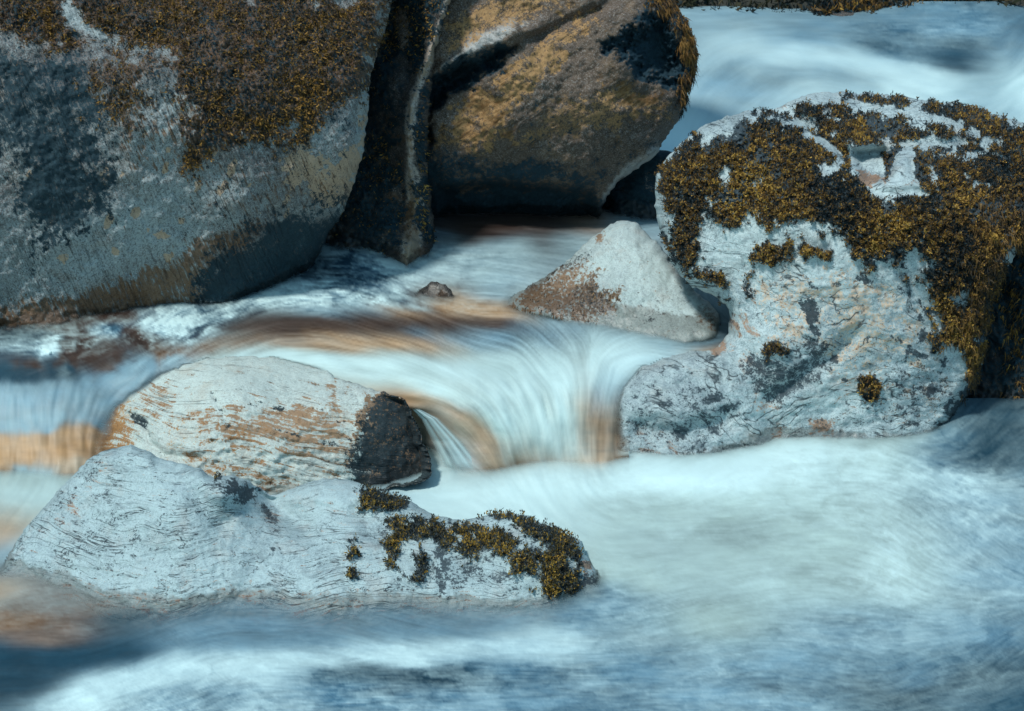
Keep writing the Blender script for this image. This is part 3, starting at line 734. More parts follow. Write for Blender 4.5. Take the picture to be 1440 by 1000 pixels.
# ------------------------------------------------------------------ banded block
CORNER = [(520, 545), (511, 566), (503, 598), (495, 640), (488, 676), (482, 710)]
def block_relief(x, y, d):
    side = x - np.interp(y, [p[1] for p in CORNER], [p[0] for p in CORNER])
    o = 0.0024 * np.clip(side, 0, 120) * sstep(545, 560, y)
    band = (y - 0.16 * x) + 9 * smp(N_MID, x, y)
    front = sstep(6, -6, side) * sstep(540, 590, y)
    o = o - front * 0.004 * np.sin(band / 3.4) - front * 0.003 * np.abs(smp(N_ROUGH, x * 0.5, (y - 0.16 * x) * 1.9))
    return o + groove(x, y, [(300, 555), (312, 580), (322, 600)], 0.02, 4) + groove(x, y, [(180, 582), (200, 590), (214, 625), (230, 640), (280, 645)], 0.03, 5)
block = build_rock("boulder", "cream and orange banded block of rock below the upper pool, with one dark broken end", "boulder",
    [(120, 640), (128, 600), (150, 575), (180, 553), (202, 537), (231, 521), (274, 508), (318, 501), (375, 502), (415, 508), (451, 519), (487, 535), (520, 546), (551, 555), (570, 562), (578, 578), (587, 600), (600, 632), (606, 650), (600, 676), (540, 690), (480, 715), (360, 735), (200, 735), (130, 710)],
    [(340, 505, 8.80), (200, 540, 8.66), (340, 540, 8.42), (440, 520, 8.74), (450, 560, 8.34), (500, 600, 8.20), (490, 670, 8.12), (350, 600, 8.16), (350, 680, 8.04), (220, 600, 8.26), (150, 620, 8.46), (150, 680, 8.28), (562, 560, 8.38), (560, 620, 8.16), (600, 640, 8.12), (560, 680, 8.05), (300, 725, 7.95), (540, 572, 8.30)],
    M_BLOCK, roll=(12, 0.06), thick=0.5, tw=90, rough=0.010, relief=block_relief,
    masks=dict(dark=[([(524, 556), (545, 560), (592, 556), (620, 598), (632, 650), (620, 720), (484, 700), (494, 640), (506, 598), (514, 570)], 8, 8, 0.86), ([(180, 580), (204, 588), (218, 625), (232, 642), (222, 640), (206, 612), (196, 592)], 3, 3, 0.7), ([(292, 555), (302, 552), (326, 600), (318, 602)], 3, 3, 0.5)] + blobs(14, (330, 560, 490, 670), 5, 51, val=0.75, stretch=(2.2, .45), ang=0.2),  # first patch: brown-grained end face, its side shade put into the colour
               stain=[([(260, 580), (360, 575), (480, 555), (500, 590), (492, 655), (400, 650), (290, 615)], 14, 14, 0.74), ([(508, 545), (540, 552), (575, 562), (570, 572), (530, 560), (505, 620), (492, 665), (484, 660), (500, 600)], 4, 4, 0.95), ([(516, 560), (600, 556), (632, 650), (500, 700)], 4.4, 4, 1.4), ([(120, 570), (172, 560), (190, 600), (180, 660), (120, 660)], 10, 6, 0.75), ([(250, 640), (480, 640), (480, 690), (250, 690)], 18, 18, 0.45), ([(180, 545), (260, 520), (260, 590), (190, 600)], 14, 12, 0.42)],
               tan=[([(130, 570), (185, 555), (190, 640), (130, 650)], 10, 6, 0.8), ([(190, 560), (300, 560), (400, 590), (380, 680), (200, 680)], 26, 20, 0.33)],
               pale=[([(200, 535), (270, 505), (400, 500), (480, 525), (450, 555), (330, 545), (240, 560)], 14, 10, 0.55)]),
    grain=lambda x, y: (x / 100, (y - 0.15 * x + 10 * smp(N_SOFT, x, y) + 20 * sstep(260, 160, x)) / 100))

# ------------------------------------------------------------------ front rock
def front_relief(x, y, d):
    o = groove(x, y, [(232, 650), (272, 690), (310, 735)], 0.045, 18)
    o = o + groove(x, y, [(362, 684), (390, 718), (425, 740)], 0.09, 17)
    o = o - 0.09 * np.exp(-((x - 322) / 30) ** 2 - ((y - 694) / 22) ** 2) - 0.05 * np.exp(-((x - 470) / 46) ** 2 - ((y - 700) / 16) ** 2)
    o = o - 0.03 * np.exp(-((x - 640) / 90) ** 2 - ((y - 770) / 20) ** 2)
    o = o + groove(x, y, [(505, 720), (540, 760), (600, 800)], 0.03, 14)
    gl = (y + 0.22 * x * sstep(500, 100, x)) * 0.55 + 7 * smp(N_SOFT, x, y)
    return o + 0.0010 * np.sin(gl / 2.4 + 1.2 * smp(N_MID, x, y)) + 0.004 * smp(N_MID, x * 0.6, y * 1.4)
front = build_rock("boulder", "long low white weathered rock in the foreground with moss tufts at one end", "boulder",
    [(-40, 830), (0, 796), (29, 752), (58, 717), (97, 674), (126, 645), (151, 632), (180, 626), (204, 632), (228, 645), (253, 652), (282, 660), (301, 671), (318, 668), (337, 671), (355, 679), (384, 696), (413, 686), (437, 676), (476, 673), (508, 680), (540, 694), (578, 706), (608, 723), (640, 729), (666, 728), (700, 722), (740, 726), (781, 745), (814, 759), (826, 783), (840, 802), (854, 822), (856, 850), (820, 878), (740, 900), (600, 905), (400, 905), (200, 900), (60, 885), (-60, 870)],
    [(0, 812, 7.22), (136, 828, 7.06), (292, 844, 6.98), (486, 849, 6.96), (680, 849, 6.97), (800, 842, 7.02), (850, 822, 7.14), (180, 640, 7.52), (60, 730, 7.42), (180, 740, 7.24), (300, 690, 7.34), (384, 700, 7.62), (400, 780, 7.20), (470, 682, 7.66), (500, 740, 7.36), (600, 735, 7.46), (600, 790, 7.14), (700, 732, 7.42), (740, 790, 7.10), (800, 770, 7.22), (300, 780, 7.12), (100, 790, 7.20), (300, 890, 6.93), (600, 890, 6.94), (40, 860, 7.12), (820, 870, 7.02), (120, 880, 6.98)],
    M_FRONT, roll=(16, 0.12), thick=0.5, tw=80, rough=0.008, relief=front_relief, jag=0.8,
    masks=dict(
        moss=[([(508, 690), (518, 686), (545, 690), (578, 703), (572, 716), (540, 718), (506, 714)], 3, 4, 1.0), ([(566, 724), (596, 722), (602, 748), (585, 760), (560, 756), (552, 778), (545, 790), (540, 770), (556, 745)], 4, 5, 1.0),
              ([(604, 728), (622, 732), (626, 750), (612, 760), (602, 748)], 4, 4, 1.0), ([(632, 734), (660, 742), (658, 752), (636, 748)], 3, 4, 1.0), ([(668, 742), (700, 746), (728, 762), (724, 780), (700, 784), (690, 770), (668, 764)], 4, 4, 1.0),
              ([(650, 752), (674, 760), (678, 780), (662, 790), (646, 776)], 4, 5, 0.9), ([(715, 780), (740, 770), (758, 782), (748, 806), (722, 808)], 4, 5, 1.0), ([(764, 780), (790, 778), (806, 800), (806, 832), (780, 846), (756, 832), (762, 808)], 5, 6, 1.0),
              ([(668, 722), (692, 716), (742, 724), (782, 744), (812, 760), (824, 788), (812, 800), (790, 774), (760, 764), (730, 742), (700, 732)], 4, 5, 1.0), ([(545, 785), (560, 800), (582, 812), (594, 790), (590, 770), (600, 792), (590, 818), (570, 816), (548, 800)], 3, 4, 0.8),
              ([(488, 756), (496, 760), (500, 780), (494, 786)], 2, 3, 1.0), ([(490, 800), (498, 802), (502, 814), (492, 812)], 2, 3, 1.0), ([(300, 668), (312, 666), (312, 674), (302, 676)], 2, 2, 0.8), ([(530, 730), (556, 728), (560, 742), (545, 742)], 3, 4, 0.8), ([(622, 752), (640, 754), (634, 768), (620, 764)], 3, 4, 0.9)],
        dark=[([(288, 682), (330, 676), (362, 692), (372, 712), (350, 706), (320, 694)], 4.4, 6, 1.0), ([(366, 700), (400, 740), (392, 750), (362, 716)], 6, 7, 0.66), ([(524, 735), (560, 735), (560, 800), (600, 820), (540, 830), (530, 770)], 12, 12, 0.5), ([(600, 790), (720, 790), (760, 810), (700, 830), (610, 820)], 12, 14, 0.52), ([(640, 740), (830, 770), (840, 820), (760, 850), (740, 800), (650, 800)], 12, 14, 0.56), ([(618, 760), (626, 760), (628, 840), (616, 840)], 3, 4, 0.8), ([(430, 660), (440, 672), (470, 676), (436, 682)], 3, 3, 0.2), ([(250, 750), (258, 756), (260, 764), (252, 760)], 2, 2, 0.9), ([(378, 768), (394, 772), (384, 778)], 2, 2, 0.8), ([(20, 770), (60, 730), (120, 655), (150, 640), (110, 690), (50, 760)], 8, 12, 0.45), ([(60, 745), (150, 700), (230, 740), (200, 790), (90, 800)], 10, 16, 0.30), ([(240, 690), (300, 680), (330, 720), (260, 740)], 8, 12, 0.32), ([(810, 800), (850, 812), (852, 830), (800, 830)], 5, 5, 0.7)],
        stain=[([(816, 770), (838, 802), (822, 812), (812, 790)], 4, 4, 0.9), ([(788, 780), (806, 800), (812, 840), (800, 836)], 4, 4, 0.75), ([(-40, 824), (140, 832), (300, 838), (680, 838), (800, 838), (800, 905), (-40, 905)], 9, 9, 0.30), ([(60, 740), (140, 650), (160, 650), (90, 740)], 7, 7, 0.40), ([(362, 706), (392, 722), (400, 745), (380, 745)], 6, 7, 0.45)],
        tan=[([(-60, 845), (140, 845), (500, 862), (780, 855), (780, 910), (-60, 910)], 8, 8, 0.25)],
        pale=[([(180, 627), (230, 646), (300, 672), (290, 682), (220, 660), (180, 640)], 5, 3, 0.6), ([(384, 700), (430, 690), (500, 684), (560, 710), (480, 740), (400, 740)], 10, 8, 0.4)]),  # sunlit ridge tops and their sheen painted as paler stone
    grain=lambda x, y: ((x + 0.2 * y) / 100, (y + 0.30 * (x - 260) * sstep(420, 120, x) * -1.6 * sstep(90, 300, 400 - x + 0 * y) * 0.4 + 0.10 * x + 15 * smp(N_SOFT, x, y)) / 100), moss_pad=0.022)
add_moss(front, "moss", 15000, length=0.010, width=0.0058, hang=-0.2, spread=1.0, tone=-1.05, seed=12, lift=1.6,
         pal=np.array([(0.36, 0.22, 0.04), (0.16, 0.12, 0.04), (0.07, 0.07, 0.05), (0.035, 0.045, 0.045), (0.5, 0.32, 0.07)]))

# ------------------------------------------------------------------ flow lines of the water
LX, LY = np.meshgrid(GX.astype(float), GY.astype(float))
FLOW = [(100, 505, 1, -.1), (180, 497, 1, -.2), (0, 500, 1, -.05), (20, 545, .25, -1), (-60, 580, .05, -1), (60, 470, 1, -.1), (220, 470, 1, -.2),(100, 480, 1, .1), (30, 510, 1, .0), (200, 525, .8, -.5), (100, 560, .35, -1), (40, 600, .05, -1), (120, 650, .05, -1), (30, 650, .05, -1), (250, 500, .9, -.35), (-150, 560, .1, -1),
        (300, 440, 1, -.15), (450, 400, 1, -.15), (450, 470, 1, .05), (500, 490, 1, .12), (560, 530, 1, .35), (640, 560, .9, .6), (690, 600, .7, 1), (720, 640, .4, 1), (620, 545, 1, .5), (770, 560, .3, 1), (760, 535, .7, .7), (700, 495, 1, .15), (785, 496, .75, .5), (812, 494, .05, .8), (842, 490, -.7, .5), (812, 470, .3, .4),
        (875, 500, -.9, .4), (850, 528, -.5, 1), (830, 570, -.15, 1), (840, 630, .05, 1), (790, 630, .1, 1), (930, 480, -1, .25), (860, 460, -.9, .2), (700, 440, 1, .03), (550, 440, 1, .03), (800, 430, 1, .1), (650, 350, 1, -.08), (800, 335, 1, -.06), (540, 380, 1, -.12), (650, 405, 1, .06), (900, 300, 1, -.1),
        (980, 80, .6, -.5), (960, 150, .35, -1), (1040, 110, .8, -.45), (1000, 25, 1, -.1), (1100, 60, 1, .12), (1100, 85, 1, .22), (1200, 95, 1, .2), (1300, 45, 1, .08), (1300, 90, 1, .25), (1440, 70, .6, -.7), (1440, 120, .8, -.5), (1350, 62, 1, .15), (1385, 78, 1, .2), (1200, 30, 1, .02), (1100, 130, .7, -.5), (1250, 125, 1, .2),
        (600, 680, 1, .05), (900, 655, 1, -.02), (1000, 640, 1, -.15), (1200, 650, 1, .08), (1350, 680, 1, .3), (1400, 620, .7, -.5), (1100, 750, 1, .1), (1300, 800, 1, .35), (1400, 760, .8, .6), (900, 780, 1, .1), (800, 880, 1, -.05), (1000, 880, 1, .12), (1200, 900, 1, .2), (300, 950, 1, -.15), (100, 960, 1, -.4), (60, 850, 1, -.1), (60, 890, 1, .12), (400, 880, 1, 0), (700, 980, 1, -.08), (1300, 960, 1, -.25), (1420, 950, 1, -.6), (30, 700, .5, -1), (60, 760, .6, -1), (600, 920, 1, -.08)]
fl = shepard([(a, b, c / math.hypot(c, d), d / math.hypot(c, d)) for a, b, c, d in FLOW], LX, LY, p=3.0)
wob = 0.16 * np.stack([smp(N_SOFT, LX, LY), smp(N_SOFT, LX + 333, LY + 77)], -1)
fl = fl + wob
fl /= np.linalg.norm(fl, axis=-1)[..., None] + 1e-9

def lic(noise, L):
    acc = noise.copy(); wsum = np.ones_like(noise)
    hh, ww = noise.shape
    for sgn in (1, -1):
        x = np.arange(ww)[None, :] + np.zeros((hh, 1)); y = np.arange(hh)[:, None] + np.zeros((1, ww))
        for k in range(1, L + 1):
            i = np.clip(x + .5, 0, ww - 1).astype(int); j = np.clip(y + .5, 0, hh - 1).astype(int)
            v = fl[j, i]
            x = x + sgn * v[..., 0]; y = y + sgn * v[..., 1]
            i = np.clip(x + .5, 0, ww - 1).astype(int); j = np.clip(y + .5, 0, hh - 1).astype(int)
            w = 0.5 + 0.5 * math.cos(math.pi * k / (L + 1))
            acc += w * noise[j, i]; wsum += w
    acc /= wsum
    acc -= acc.mean()
    return acc / acc.std()

def gnoise(seed, lo_px, hi_px):
    r = np.random.default_rng(seed)
    n = r.standard_normal(LX.shape)
    f = np.hypot(np.fft.fftfreq(n.shape[0])[:, None], np.fft.rfftfreq(n.shape[1])[None])
    g = np.exp(-(f * hi_px) ** 2) - np.exp(-(f * lo_px) ** 2)
    m = np.fft.irfft2(np.fft.rfft2(n) * g, n.shape)
    return m / m.std()

S_FINE = lic(gnoise(21, 12, 1.2), 26)
S_MID = lic(gnoise(22, 40, 4.0), 34)
S_WIDE = lic(gnoise(23, 120, 14.0), 30)
S_CURL = lic(gnoise(24, 24, 2.0), 7)
S_CLOUD = lic(gnoise(25, 90, 7.0), 12)

def lat(m, px, py):
    return m[np.clip(((py - GY[0]) / 2 + .5).astype(int), 0, len(GY) - 1), np.clip(((px - GX[0]) / 2 + .5).astype(int), 0, len(GX) - 1)]

# colours of what shows through the water where there is no foam
UND = dict(t=(0.008, 0.042, 0.068), b=(0.055, 0.034, 0.026), a=(0.36, 0.205, 0.088), s=(0.055, 0.150, 0.225), g=(0.24, 0.33, 0.30), d=(0.22, 0.115, 0.05), m=(0.17, 0.12, 0.09))

UP = [  # photo x, y, foam, under colour, streakiness, curliness
    (960, 40, .55, 's', .25, 0), (1000, 14, .5, 's', .3, 0), (1100, 16, .45, 's', .3, 0), (955, 95, .72, 's', .2, 0), (1040, 88, .45, 's', .25, 0), (1000, 145, .55, 's', .2, 0), (950, 195, 1.0, 's', .05, 0), (935, 215, 1.0, 's', .05, 0), (1060, 146, .56, 's', .2, 0), (1030, 128, .36, 's', .2, 0), (975, 120, .40, 's', .2, 0), (1100, 112, .36, 's', .2, 0), (1080, 72, .82, 's', .25, 0), (1130, 80, .88, 's', .22, 0), (1250, 97, .92, 's', .2, 0), (1190, 88, .88, 's', .2, 0), (1180, 50, .48, 's', .3, 0), (1160, 99, .40, 's', .2, 0), (1210, 114, .38, 's', .2, 0), (1120, 128, .74, 's', .2, 0), (1250, 122, .78, 's', .15, 0),
    (1320, 82, .12, 't', .3, 0), (1370, 76, .08, 't', .3, 0), (1290, 62, .30, 's', .3, 0), (1250, 30, .34, 's', .3, 0), (1300, 30, .3, 's', .3, 0), (1320, 45, .42, 's', .3, .2), (1420, 26, .28, 's', .3, 0), (1412, 72, .72, 's', .25, 0), (1440, 45, .2, 's', .3, 0), (1430, 115, .95, 's', .1, 0), (1340, 122, .92, 's', .12, 0), (1290, 112, .88, 's', .15, 0), (1200, 32, .35, 's', .3, 0), (1368, 92, .05, 't', .3, 0), (1385, 100, .8, 's', .2, 0), (1500, 60, .5, 's', .2, 0), (1500, 160, .9, 's', .1, 0), (1240, 60, .3, 's', .3, 0), (1150, 35, .4, 's', .3, 0),
    (620, 325, .35, 's', .3, .2), (700, 318, .05, 'b', .35, 0), (850, 308, .12, 'd', .35, 0), (800, 318, .08, 'b', .35, 0), (915, 300, .4, 's', .3, 0), (640, 335, .3, 'b', .3, 0), (720, 352, .66, 's', .3, .1), (820, 340, .60, 's', .3, 0), (650, 360, .70, 's', .25, .3), (560, 360, .52, 's', .2, .7), (500, 372, .50, 's', .2, .8), (455, 365, .22, 't', .2, .7), (540, 390, .56, 's', .2, .7), (470, 397, .32, 't', .2, .8), (600, 382, .65, 's', .3, .3), (690, 385, .70, 's', .3, .1), (690, 412, .60, 's', .3, .1), (650, 427, .45, 'a', .35, .2), (620, 433, .45, 'a', .35, .2), (760, 432, .74, 's', .3, .2), (570, 423, .62, 's', .3, .4), (500, 408, .45, 's', .3, .4), (430, 412, .68, 's', .3, .5), (360, 423, .74, 's', .25, .6), (310, 442, .62, 's', .25, .6), (340, 408, .30, 't', .3, .5),
    (360, 458, .06, 'b', .35, .1), (450, 456, .05, 'b', .35, 0), (520, 452, .04, 'b', .35, 0), (600, 450, .06, 'b', .35, 0), (680, 457, .14, 'b', .4, 0), (740, 462, .35, 's', .4, 0), (800, 442, .55, 's', .35, .1), (440, 438, .5, 's', .3, .3), (520, 432, .40, 's', .35, 0), (600, 472, .28, 's', .4, 0), (460, 476, .3, 'a', .4, 0), (560, 488, .28, 'a', .4, 0), (420, 482, .3, 'd', .4, 0), (680, 482, .5, 's', .4, 0), (630, 489, .42, 'a', .4, 0), (790, 470, .42, 's', .4, 0), (805, 484, .3, 'b', .4, 0), (860, 450, .55, 's', .35, 0), (900, 470, .66, 's', .3, 0), (950, 477, .55, 's', .3, 0), (1000, 478, .15, 't', .3, 0), (1000, 497, .25, 'a', .3, 0), (900, 502, .80, 's', .25, 0),
    (280, 442, .62, 's', .2, .9), (230, 462, .74, 's', .2, .9), (265, 474, .66, 's', .2, .9), (200, 478, .35, 'b', .2, .8), (160, 468, .36, 's', .2, .8), (120, 478, .25, 'b', .2, .8), (60, 472, .3, 't', .2, .7), (45, 490, .5, 's', .2, .8), (100, 488, .2, 'b', .2, .7), (100, 465, .22, 'b', .2, .6), (20, 470, .2, 't', .2, .5), (150, 492, .12, 'b', .25, .3), (60, 512, .04, 't', .2, .1), (20, 528, .03, 't', .2, 0), (150, 510, .06, 'b', .3, .1), (230, 492, .18, 'b', .3, .3), (300, 488, .18, 'd', .3, .2), (250, 501, .45, 's', .35, .1), (380, 486, .34, 'd', .35, .1), (330, 494, .3, 'd', .35, .1), (-100, 490, .2, 't', .2, .5),
    (30, 560, .36, 's', .09, 0), (100, 552, .40, 's', .09, 0), (180, 532, .42, 's', .12, 0), (60, 588, .42, 's', .12, 0), (150, 568, .34, 's', .12, 0), (135, 595, .22, 's', .15, 0), (20, 602, .42, 's', .1, 0), (80, 522, .26, 't', .35, 0), (200, 512, .4, 's', .35, 0), (-120, 570, .5, 's', .2, 0),
    (30, 630, .10, 'a', .12, 0), (100, 628, .06, 'a', .12, 0), (140, 618, .04, 'd', .12, 0), (100, 652, .25, 'a', .12, 0), (30, 665, .55, 's', .12, 0), (-120, 630, .1, 'a', .1, 0), (60, 680, .65, 's', .1, 0),
    (460, 502, .74, 'g', .3, 0), (540, 520, .80, 'g', .3, 0), (600, 545, .80, 'g', .3, 0), (562, 566, .12, 'a', .2, 0), (582, 576, .12, 'a', .2, 0), (632, 582, .55, 'a', .25, 0), (600, 566, .35, 'a', .25, 0), (662, 602, .18, 'a', .3, 0), (690, 640, .2, 'a', .3, 0), (620, 556, .66, 'g', .3, 0), (680, 572, .84, 'g', .3, 0), (720, 610, .74, 'g', .3, 0), (732, 648, .35, 'a', .3, 0), (760, 600, .88, 'g', .3, 0), (790, 648, .52, 'a', .3, 0), (800, 560, .88, 'g', .3, 0), (780, 520, .84, 'g', .3, 0), (810, 605, .66, 'g', .3, 0), (824, 560, .72, 'g', .3, 0), (832, 600, .15, 'a', .3, 0), (852, 590, .10, 'a', .3, 0), (858, 545, .65, 's', .3, 0), (700, 532, .84, 'g', .3, 0), (880, 514, .74, 's', .3, 0), (820, 655, .3, 'a', .3, 0), (640, 650, .6, 's', .2, 0), (760, 660, .45, 'a', .3, 0), (350, 560, .5, 's', .2, 0)]
LOW = [
    (600, 672, .84, 's', .12, .1), (540, 664, .62, 's', .12, .3), (520, 690, .8, 's', .1, 0), (700, 676, .94, 'g', .1, .1), (900, 662, .98, 'g', .1, .1), (1000, 660, 1.0, 'g', .1, .1), (1100, 640, .92, 'g', .12, .2), (1250, 640, .88, 'g', .12, .2), (1320, 636, .5, 's', .1, .2), (1400, 612, .14, 't', .06, .15), (1380, 650, .32, 't', .06, .15), (1435, 640, .2, 't', .08, .15), (1340, 680, .75, 's', .15, .3), (1420, 690, .5, 's', .2, .2), (650, 702, .94, 'g', .08, 0), (740, 700, .85, 'g', .1, 0), (800, 705, .74, 'g', .12, 0), (1000, 722, .54, 'g', .15, .1), (1200, 720, .66, 'g', .15, .2), (1400, 730, .45, 's', .2, .2), (880, 760, .48, 'g', .15, 0), (1000, 780, .44, 'g', .15, 0), (1100, 800, .56, 'g', .18, .1), (1250, 800, .62, 'g', .2, .2), (1430, 800, .40, 's', .2, .2), (900, 820, .40, 'g', .15, .1), (860, 800, .48, 'g', .15, .1), (870, 842, .36, 's', .2, .3), (800, 858, .3, 's', .2, .2), (700, 872, .3, 's', .2, 0), (1000, 870, .38, 'g', .2, .1), (1200, 890, .38, 's', .2, .2), (1400, 900, .26, 's', .25, .2), (1300, 960, .22, 's', .25, .2), (1430, 985, .08, 't', .25, .2), (1100, 960, .30, 's', .25, .2), (900, 950, .28, 's', .25, .15), (740, 898, .72, 's', .2, .05), (700, 942, .36, 's', .3, .2), (520, 942, .18, 't', .3, .2), (620, 918, .74, 's', .2, .05), (400, 934, .76, 's', .15, .1), (250, 932, .72, 's', .15, .1), (140, 970, .78, 's', .15, .1), (300, 975, .45, 's', .25, .3), (520, 985, .34, 's', .3, .3), (420, 985, .6, 's', .25, .2), (60, 958, .04, 't', .2, 0), (80, 920, .03, 't', .2, 0), (200, 900, .06, 't', .25, 0), (350, 898, .22, 's', .25, 0), (450, 880, .22, 's', .25, 0), (550, 884, .24, 's', .3, 0), (640, 888, .2, 's', .3, 0), (300, 862, .22, 's', .2, 0), (450, 860, .26, 's', .2, 0), (600, 862, .26, 's', .25, 0), (60, 846, .42, 'm', .15, .15), (100, 874, .18, 'm', .3, .2), (20, 874, .2, 'd', .3, .2), (140, 872, .2, 't', .3, .1), (60, 896, .1, 'm', .3, .1), (150, 850, .34, 'm', .15, .1), (230, 850, .34, 's', .2, 0), (190, 870, .12, 't', .2, 0),
    (30, 700, .62, 'g', .12, 0), (10, 742, .25, 'a', .15, 0), (60, 690, .62, 'g', .12, 0), (10, 790, .5, 's', .15, 0), (0, 825, .4, 'a', .15, 0), (100, 675, .5, 'g', .1, 0), (40, 670, .45, 'g', .1, 0), (-150, 800, .4, 's', .2, 0), (-150, 950, .1, 't', .2, 0), (1550, 800, .5, 's', .2, .1), (1550, 950, .2, 't', .2, .1), (700, 1100, .3, 's', .3, .1), (200, 1100, .3, 's', .3, .1), (1200, 1100, .3, 's', .3, .1), (700, 1350, .2, 't', .3, .1)]

def band(line, f, u, st, cu, step=26):
    out = []
    for (ax, ay), (bx, by) in zip(line[:-1], line[1:]):
        n = max(1, int(math.hypot(bx - ax, by - ay) / step))
        out += [(ax + (bx - ax) * k / n, ay + (by - ay) * k / n, f, u, st, cu) for k in range(n)]
    return out

UP += band([(335, 459), (400, 456), (500, 450), (600, 449), (690, 455), (745, 461)], .03, 'b', .4, .05)
UP += band([(360, 465), (440, 464), (520, 461), (620, 459), (690, 462)], .05, 'b', .45, .05)
UP += band([(240, 450), (290, 438), (340, 424), (430, 418), (500, 421), (600, 424)], .66, 's', .25, .7)
UP += band([(560, 436), (610, 434), (680, 436), (740, 444)], .3, 'a', .35, .2)
UP += band([(455, 468), (520, 470)], .3, 'a', .4, .1)
UP += band([(440, 488), (500, 489), (560, 486), (610, 486), (660, 490)], .22, 'a', .4, 0)
UP += band([(230, 493), (290, 486), (350, 487), (420, 488)], .16, 'd', .35, .2)
UP += band([(700, 470), (760, 468), (830, 472)], .4, 's', .5, 0)
UP += band([(300, 500), (380, 498), (460, 502), (520, 506), (600, 512), (700, 514), (800, 506), (870, 500)], .80, 'g', .25, 0)
UP += band([(60, 462), (120, 452), (180, 446), (230, 440)], .25, 'b', .2, .4)
UP += band([(-20, 466), (20, 466), (60, 462)], .2, 't', .2, .4) + band([(75, 480), (110, 472), (150, 464)], .16, 'b', .2, .5) + band([(75, 501), (130, 497), (180, 489)], .10, 'b', .25, .3) + band([(190, 470), (215, 480)], .3, 'b', .2, .6)
UP += band([(30, 512), (100, 508), (170, 500), (220, 492)], .04, 'b', .2, .2) + band([(0, 524), (60, 522), (120, 514)], .03, 't', .15, 0)
UP += band([(0, 552), (80, 544), (150, 528), (210, 512), (250, 503)], .34, 's', .10, 0)
UP += band([(-20, 604), (60, 598), (105, 586), (135, 564)], .34, 's', .1, 0) + band([(-20, 624), (60, 619), (115, 606), (142, 590)], .10, 'a', .08, 0)
UP += band([(-20, 640), (40, 637), (90, 636), (130, 628)], .05, 'a', .1, 0) + band([(-20, 622), (60, 621), (120, 612)], .12, 'a', .1, 0)
UP += band([(620, 318), (700, 314), (800, 312), (850, 306)], .05, 'b', .35, 0)
UP += band([(572, 566), (610, 571)], .12, 'a', .25, 0) + band([(625, 574), (655, 592), (682, 620), (704, 650)], .22, 'd', .45, 0) + band([(650, 574), (680, 592), (705, 620), (726, 650)], .62, 'g', .4, 0) + band([(690, 630), (715, 655), (740, 655)], .2, 'a', .4, 0)
UP += band([(830, 552), (836, 572)], .45, 'd', .4, 0) + band([(812, 560), (806, 590)], .74, 'g', .35, 0) + band([(852, 556), (856, 575)], .4, 's', .4, 0)
UP += band([(838, 590), (843, 620), (844, 655)], .05, 'a', .4, 0) + band([(818, 580), (820, 620), (818, 655)], .5, 'a', .5, 0) + band([(800, 590), (796, 650)], .66, 'g', .3, 0) + band([(855, 575), (862, 620), (862, 655)], .12, 'd', .3, 0)
UP += band([(1255, 74), (1300, 78), (1350, 82), (1380, 86)], .10, 't', .2, .2) + band([(1230, 62), (1290, 60), (1370, 64)], .28, 't', .25, .2) + band([(1345, 92), (1372, 98)], .03, 't', .2, 0) + band([(1240, 40), (1300, 40), (1400, 36), (1450, 40)], .26, 's', .3, .3) + band([(1100, 44), (1180, 46), (1230, 50)], .42, 's', .3, 0) + band([(1040, 66), (1100, 78), (1170, 88), (1250, 97), (1320, 106), (1360, 108)], .88, 's', .15, 0)

LOW += band([(620, 668), (700, 668), (780, 664), (860, 668)], .97, 'g', .05, .1) + band([(620, 640), (740, 640), (860, 645)], .9, 'g', .05, .1)
LOW += band([(-20, 930), (60, 930), (120, 925), (230, 905)], .02, 't', .2, .05) + band([(-20, 965), (40, 958), (90, 945)], .02, 't', .2, .05)
LOW += band([(230, 893), (330, 888), (420, 890), (560, 880), (650, 886)], .26, 's', .35, .1)
LOW += band([(100, 990), (170, 958), (250, 936), (330, 938), (400, 932), (480, 930), (560, 924), (650, 912), (760, 898), (800, 890)], .84, 's', .2, .15)
LOW += band([(470, 948), (600, 950), (700, 942)], .22, 't', .3, .3) + band([(460, 975), (540, 980), (620, 975)], .3, 's', .3, .3) + band([(180, 985), (260, 978), (340, 985)], .5, 's', .3, .3)
LOW += band([(1250, 985), (1350, 960), (1440, 930)], .25, 't', .25, .2) + band([(700, 990), (900, 975), (1100, 985)], .35, 's', .25, .2)
LOW += band([(900, 660), (980, 668), (1060, 660)], 1.0, 'g', .05, .1) + band([(880, 720), (1000, 735), (1120, 760), (1200, 790)], .47, 'g', .15, .1)

def along_flow(F, L):
    """average a field a short way up and down the flow (half-resolution lattice)"""
    f2 = fl[::2, ::2]
    hh, ww = F.shape[:2]
    acc = F.copy(); n = 1.0
    for sgn in (1, -1):
        x = np.arange(ww)[None, :] + np.zeros((hh, 1)); y = np.arange(hh)[:, None] + np.zeros((1, ww))
        for k in range(L):
            i = np.clip(x + .5, 0, ww - 1).astype(int); j = np.clip(y + .5, 0, hh - 1).astype(int)
            v = f2[j, i]
            x = x + sgn * v[..., 0]; y = y + sgn * v[..., 1]
            i = np.clip(x + .5, 0, ww - 1).astype(int); j = np.clip(y + .5, 0, hh - 1).astype(int)
            acc += F[j, i]
        n += L
    return acc / n

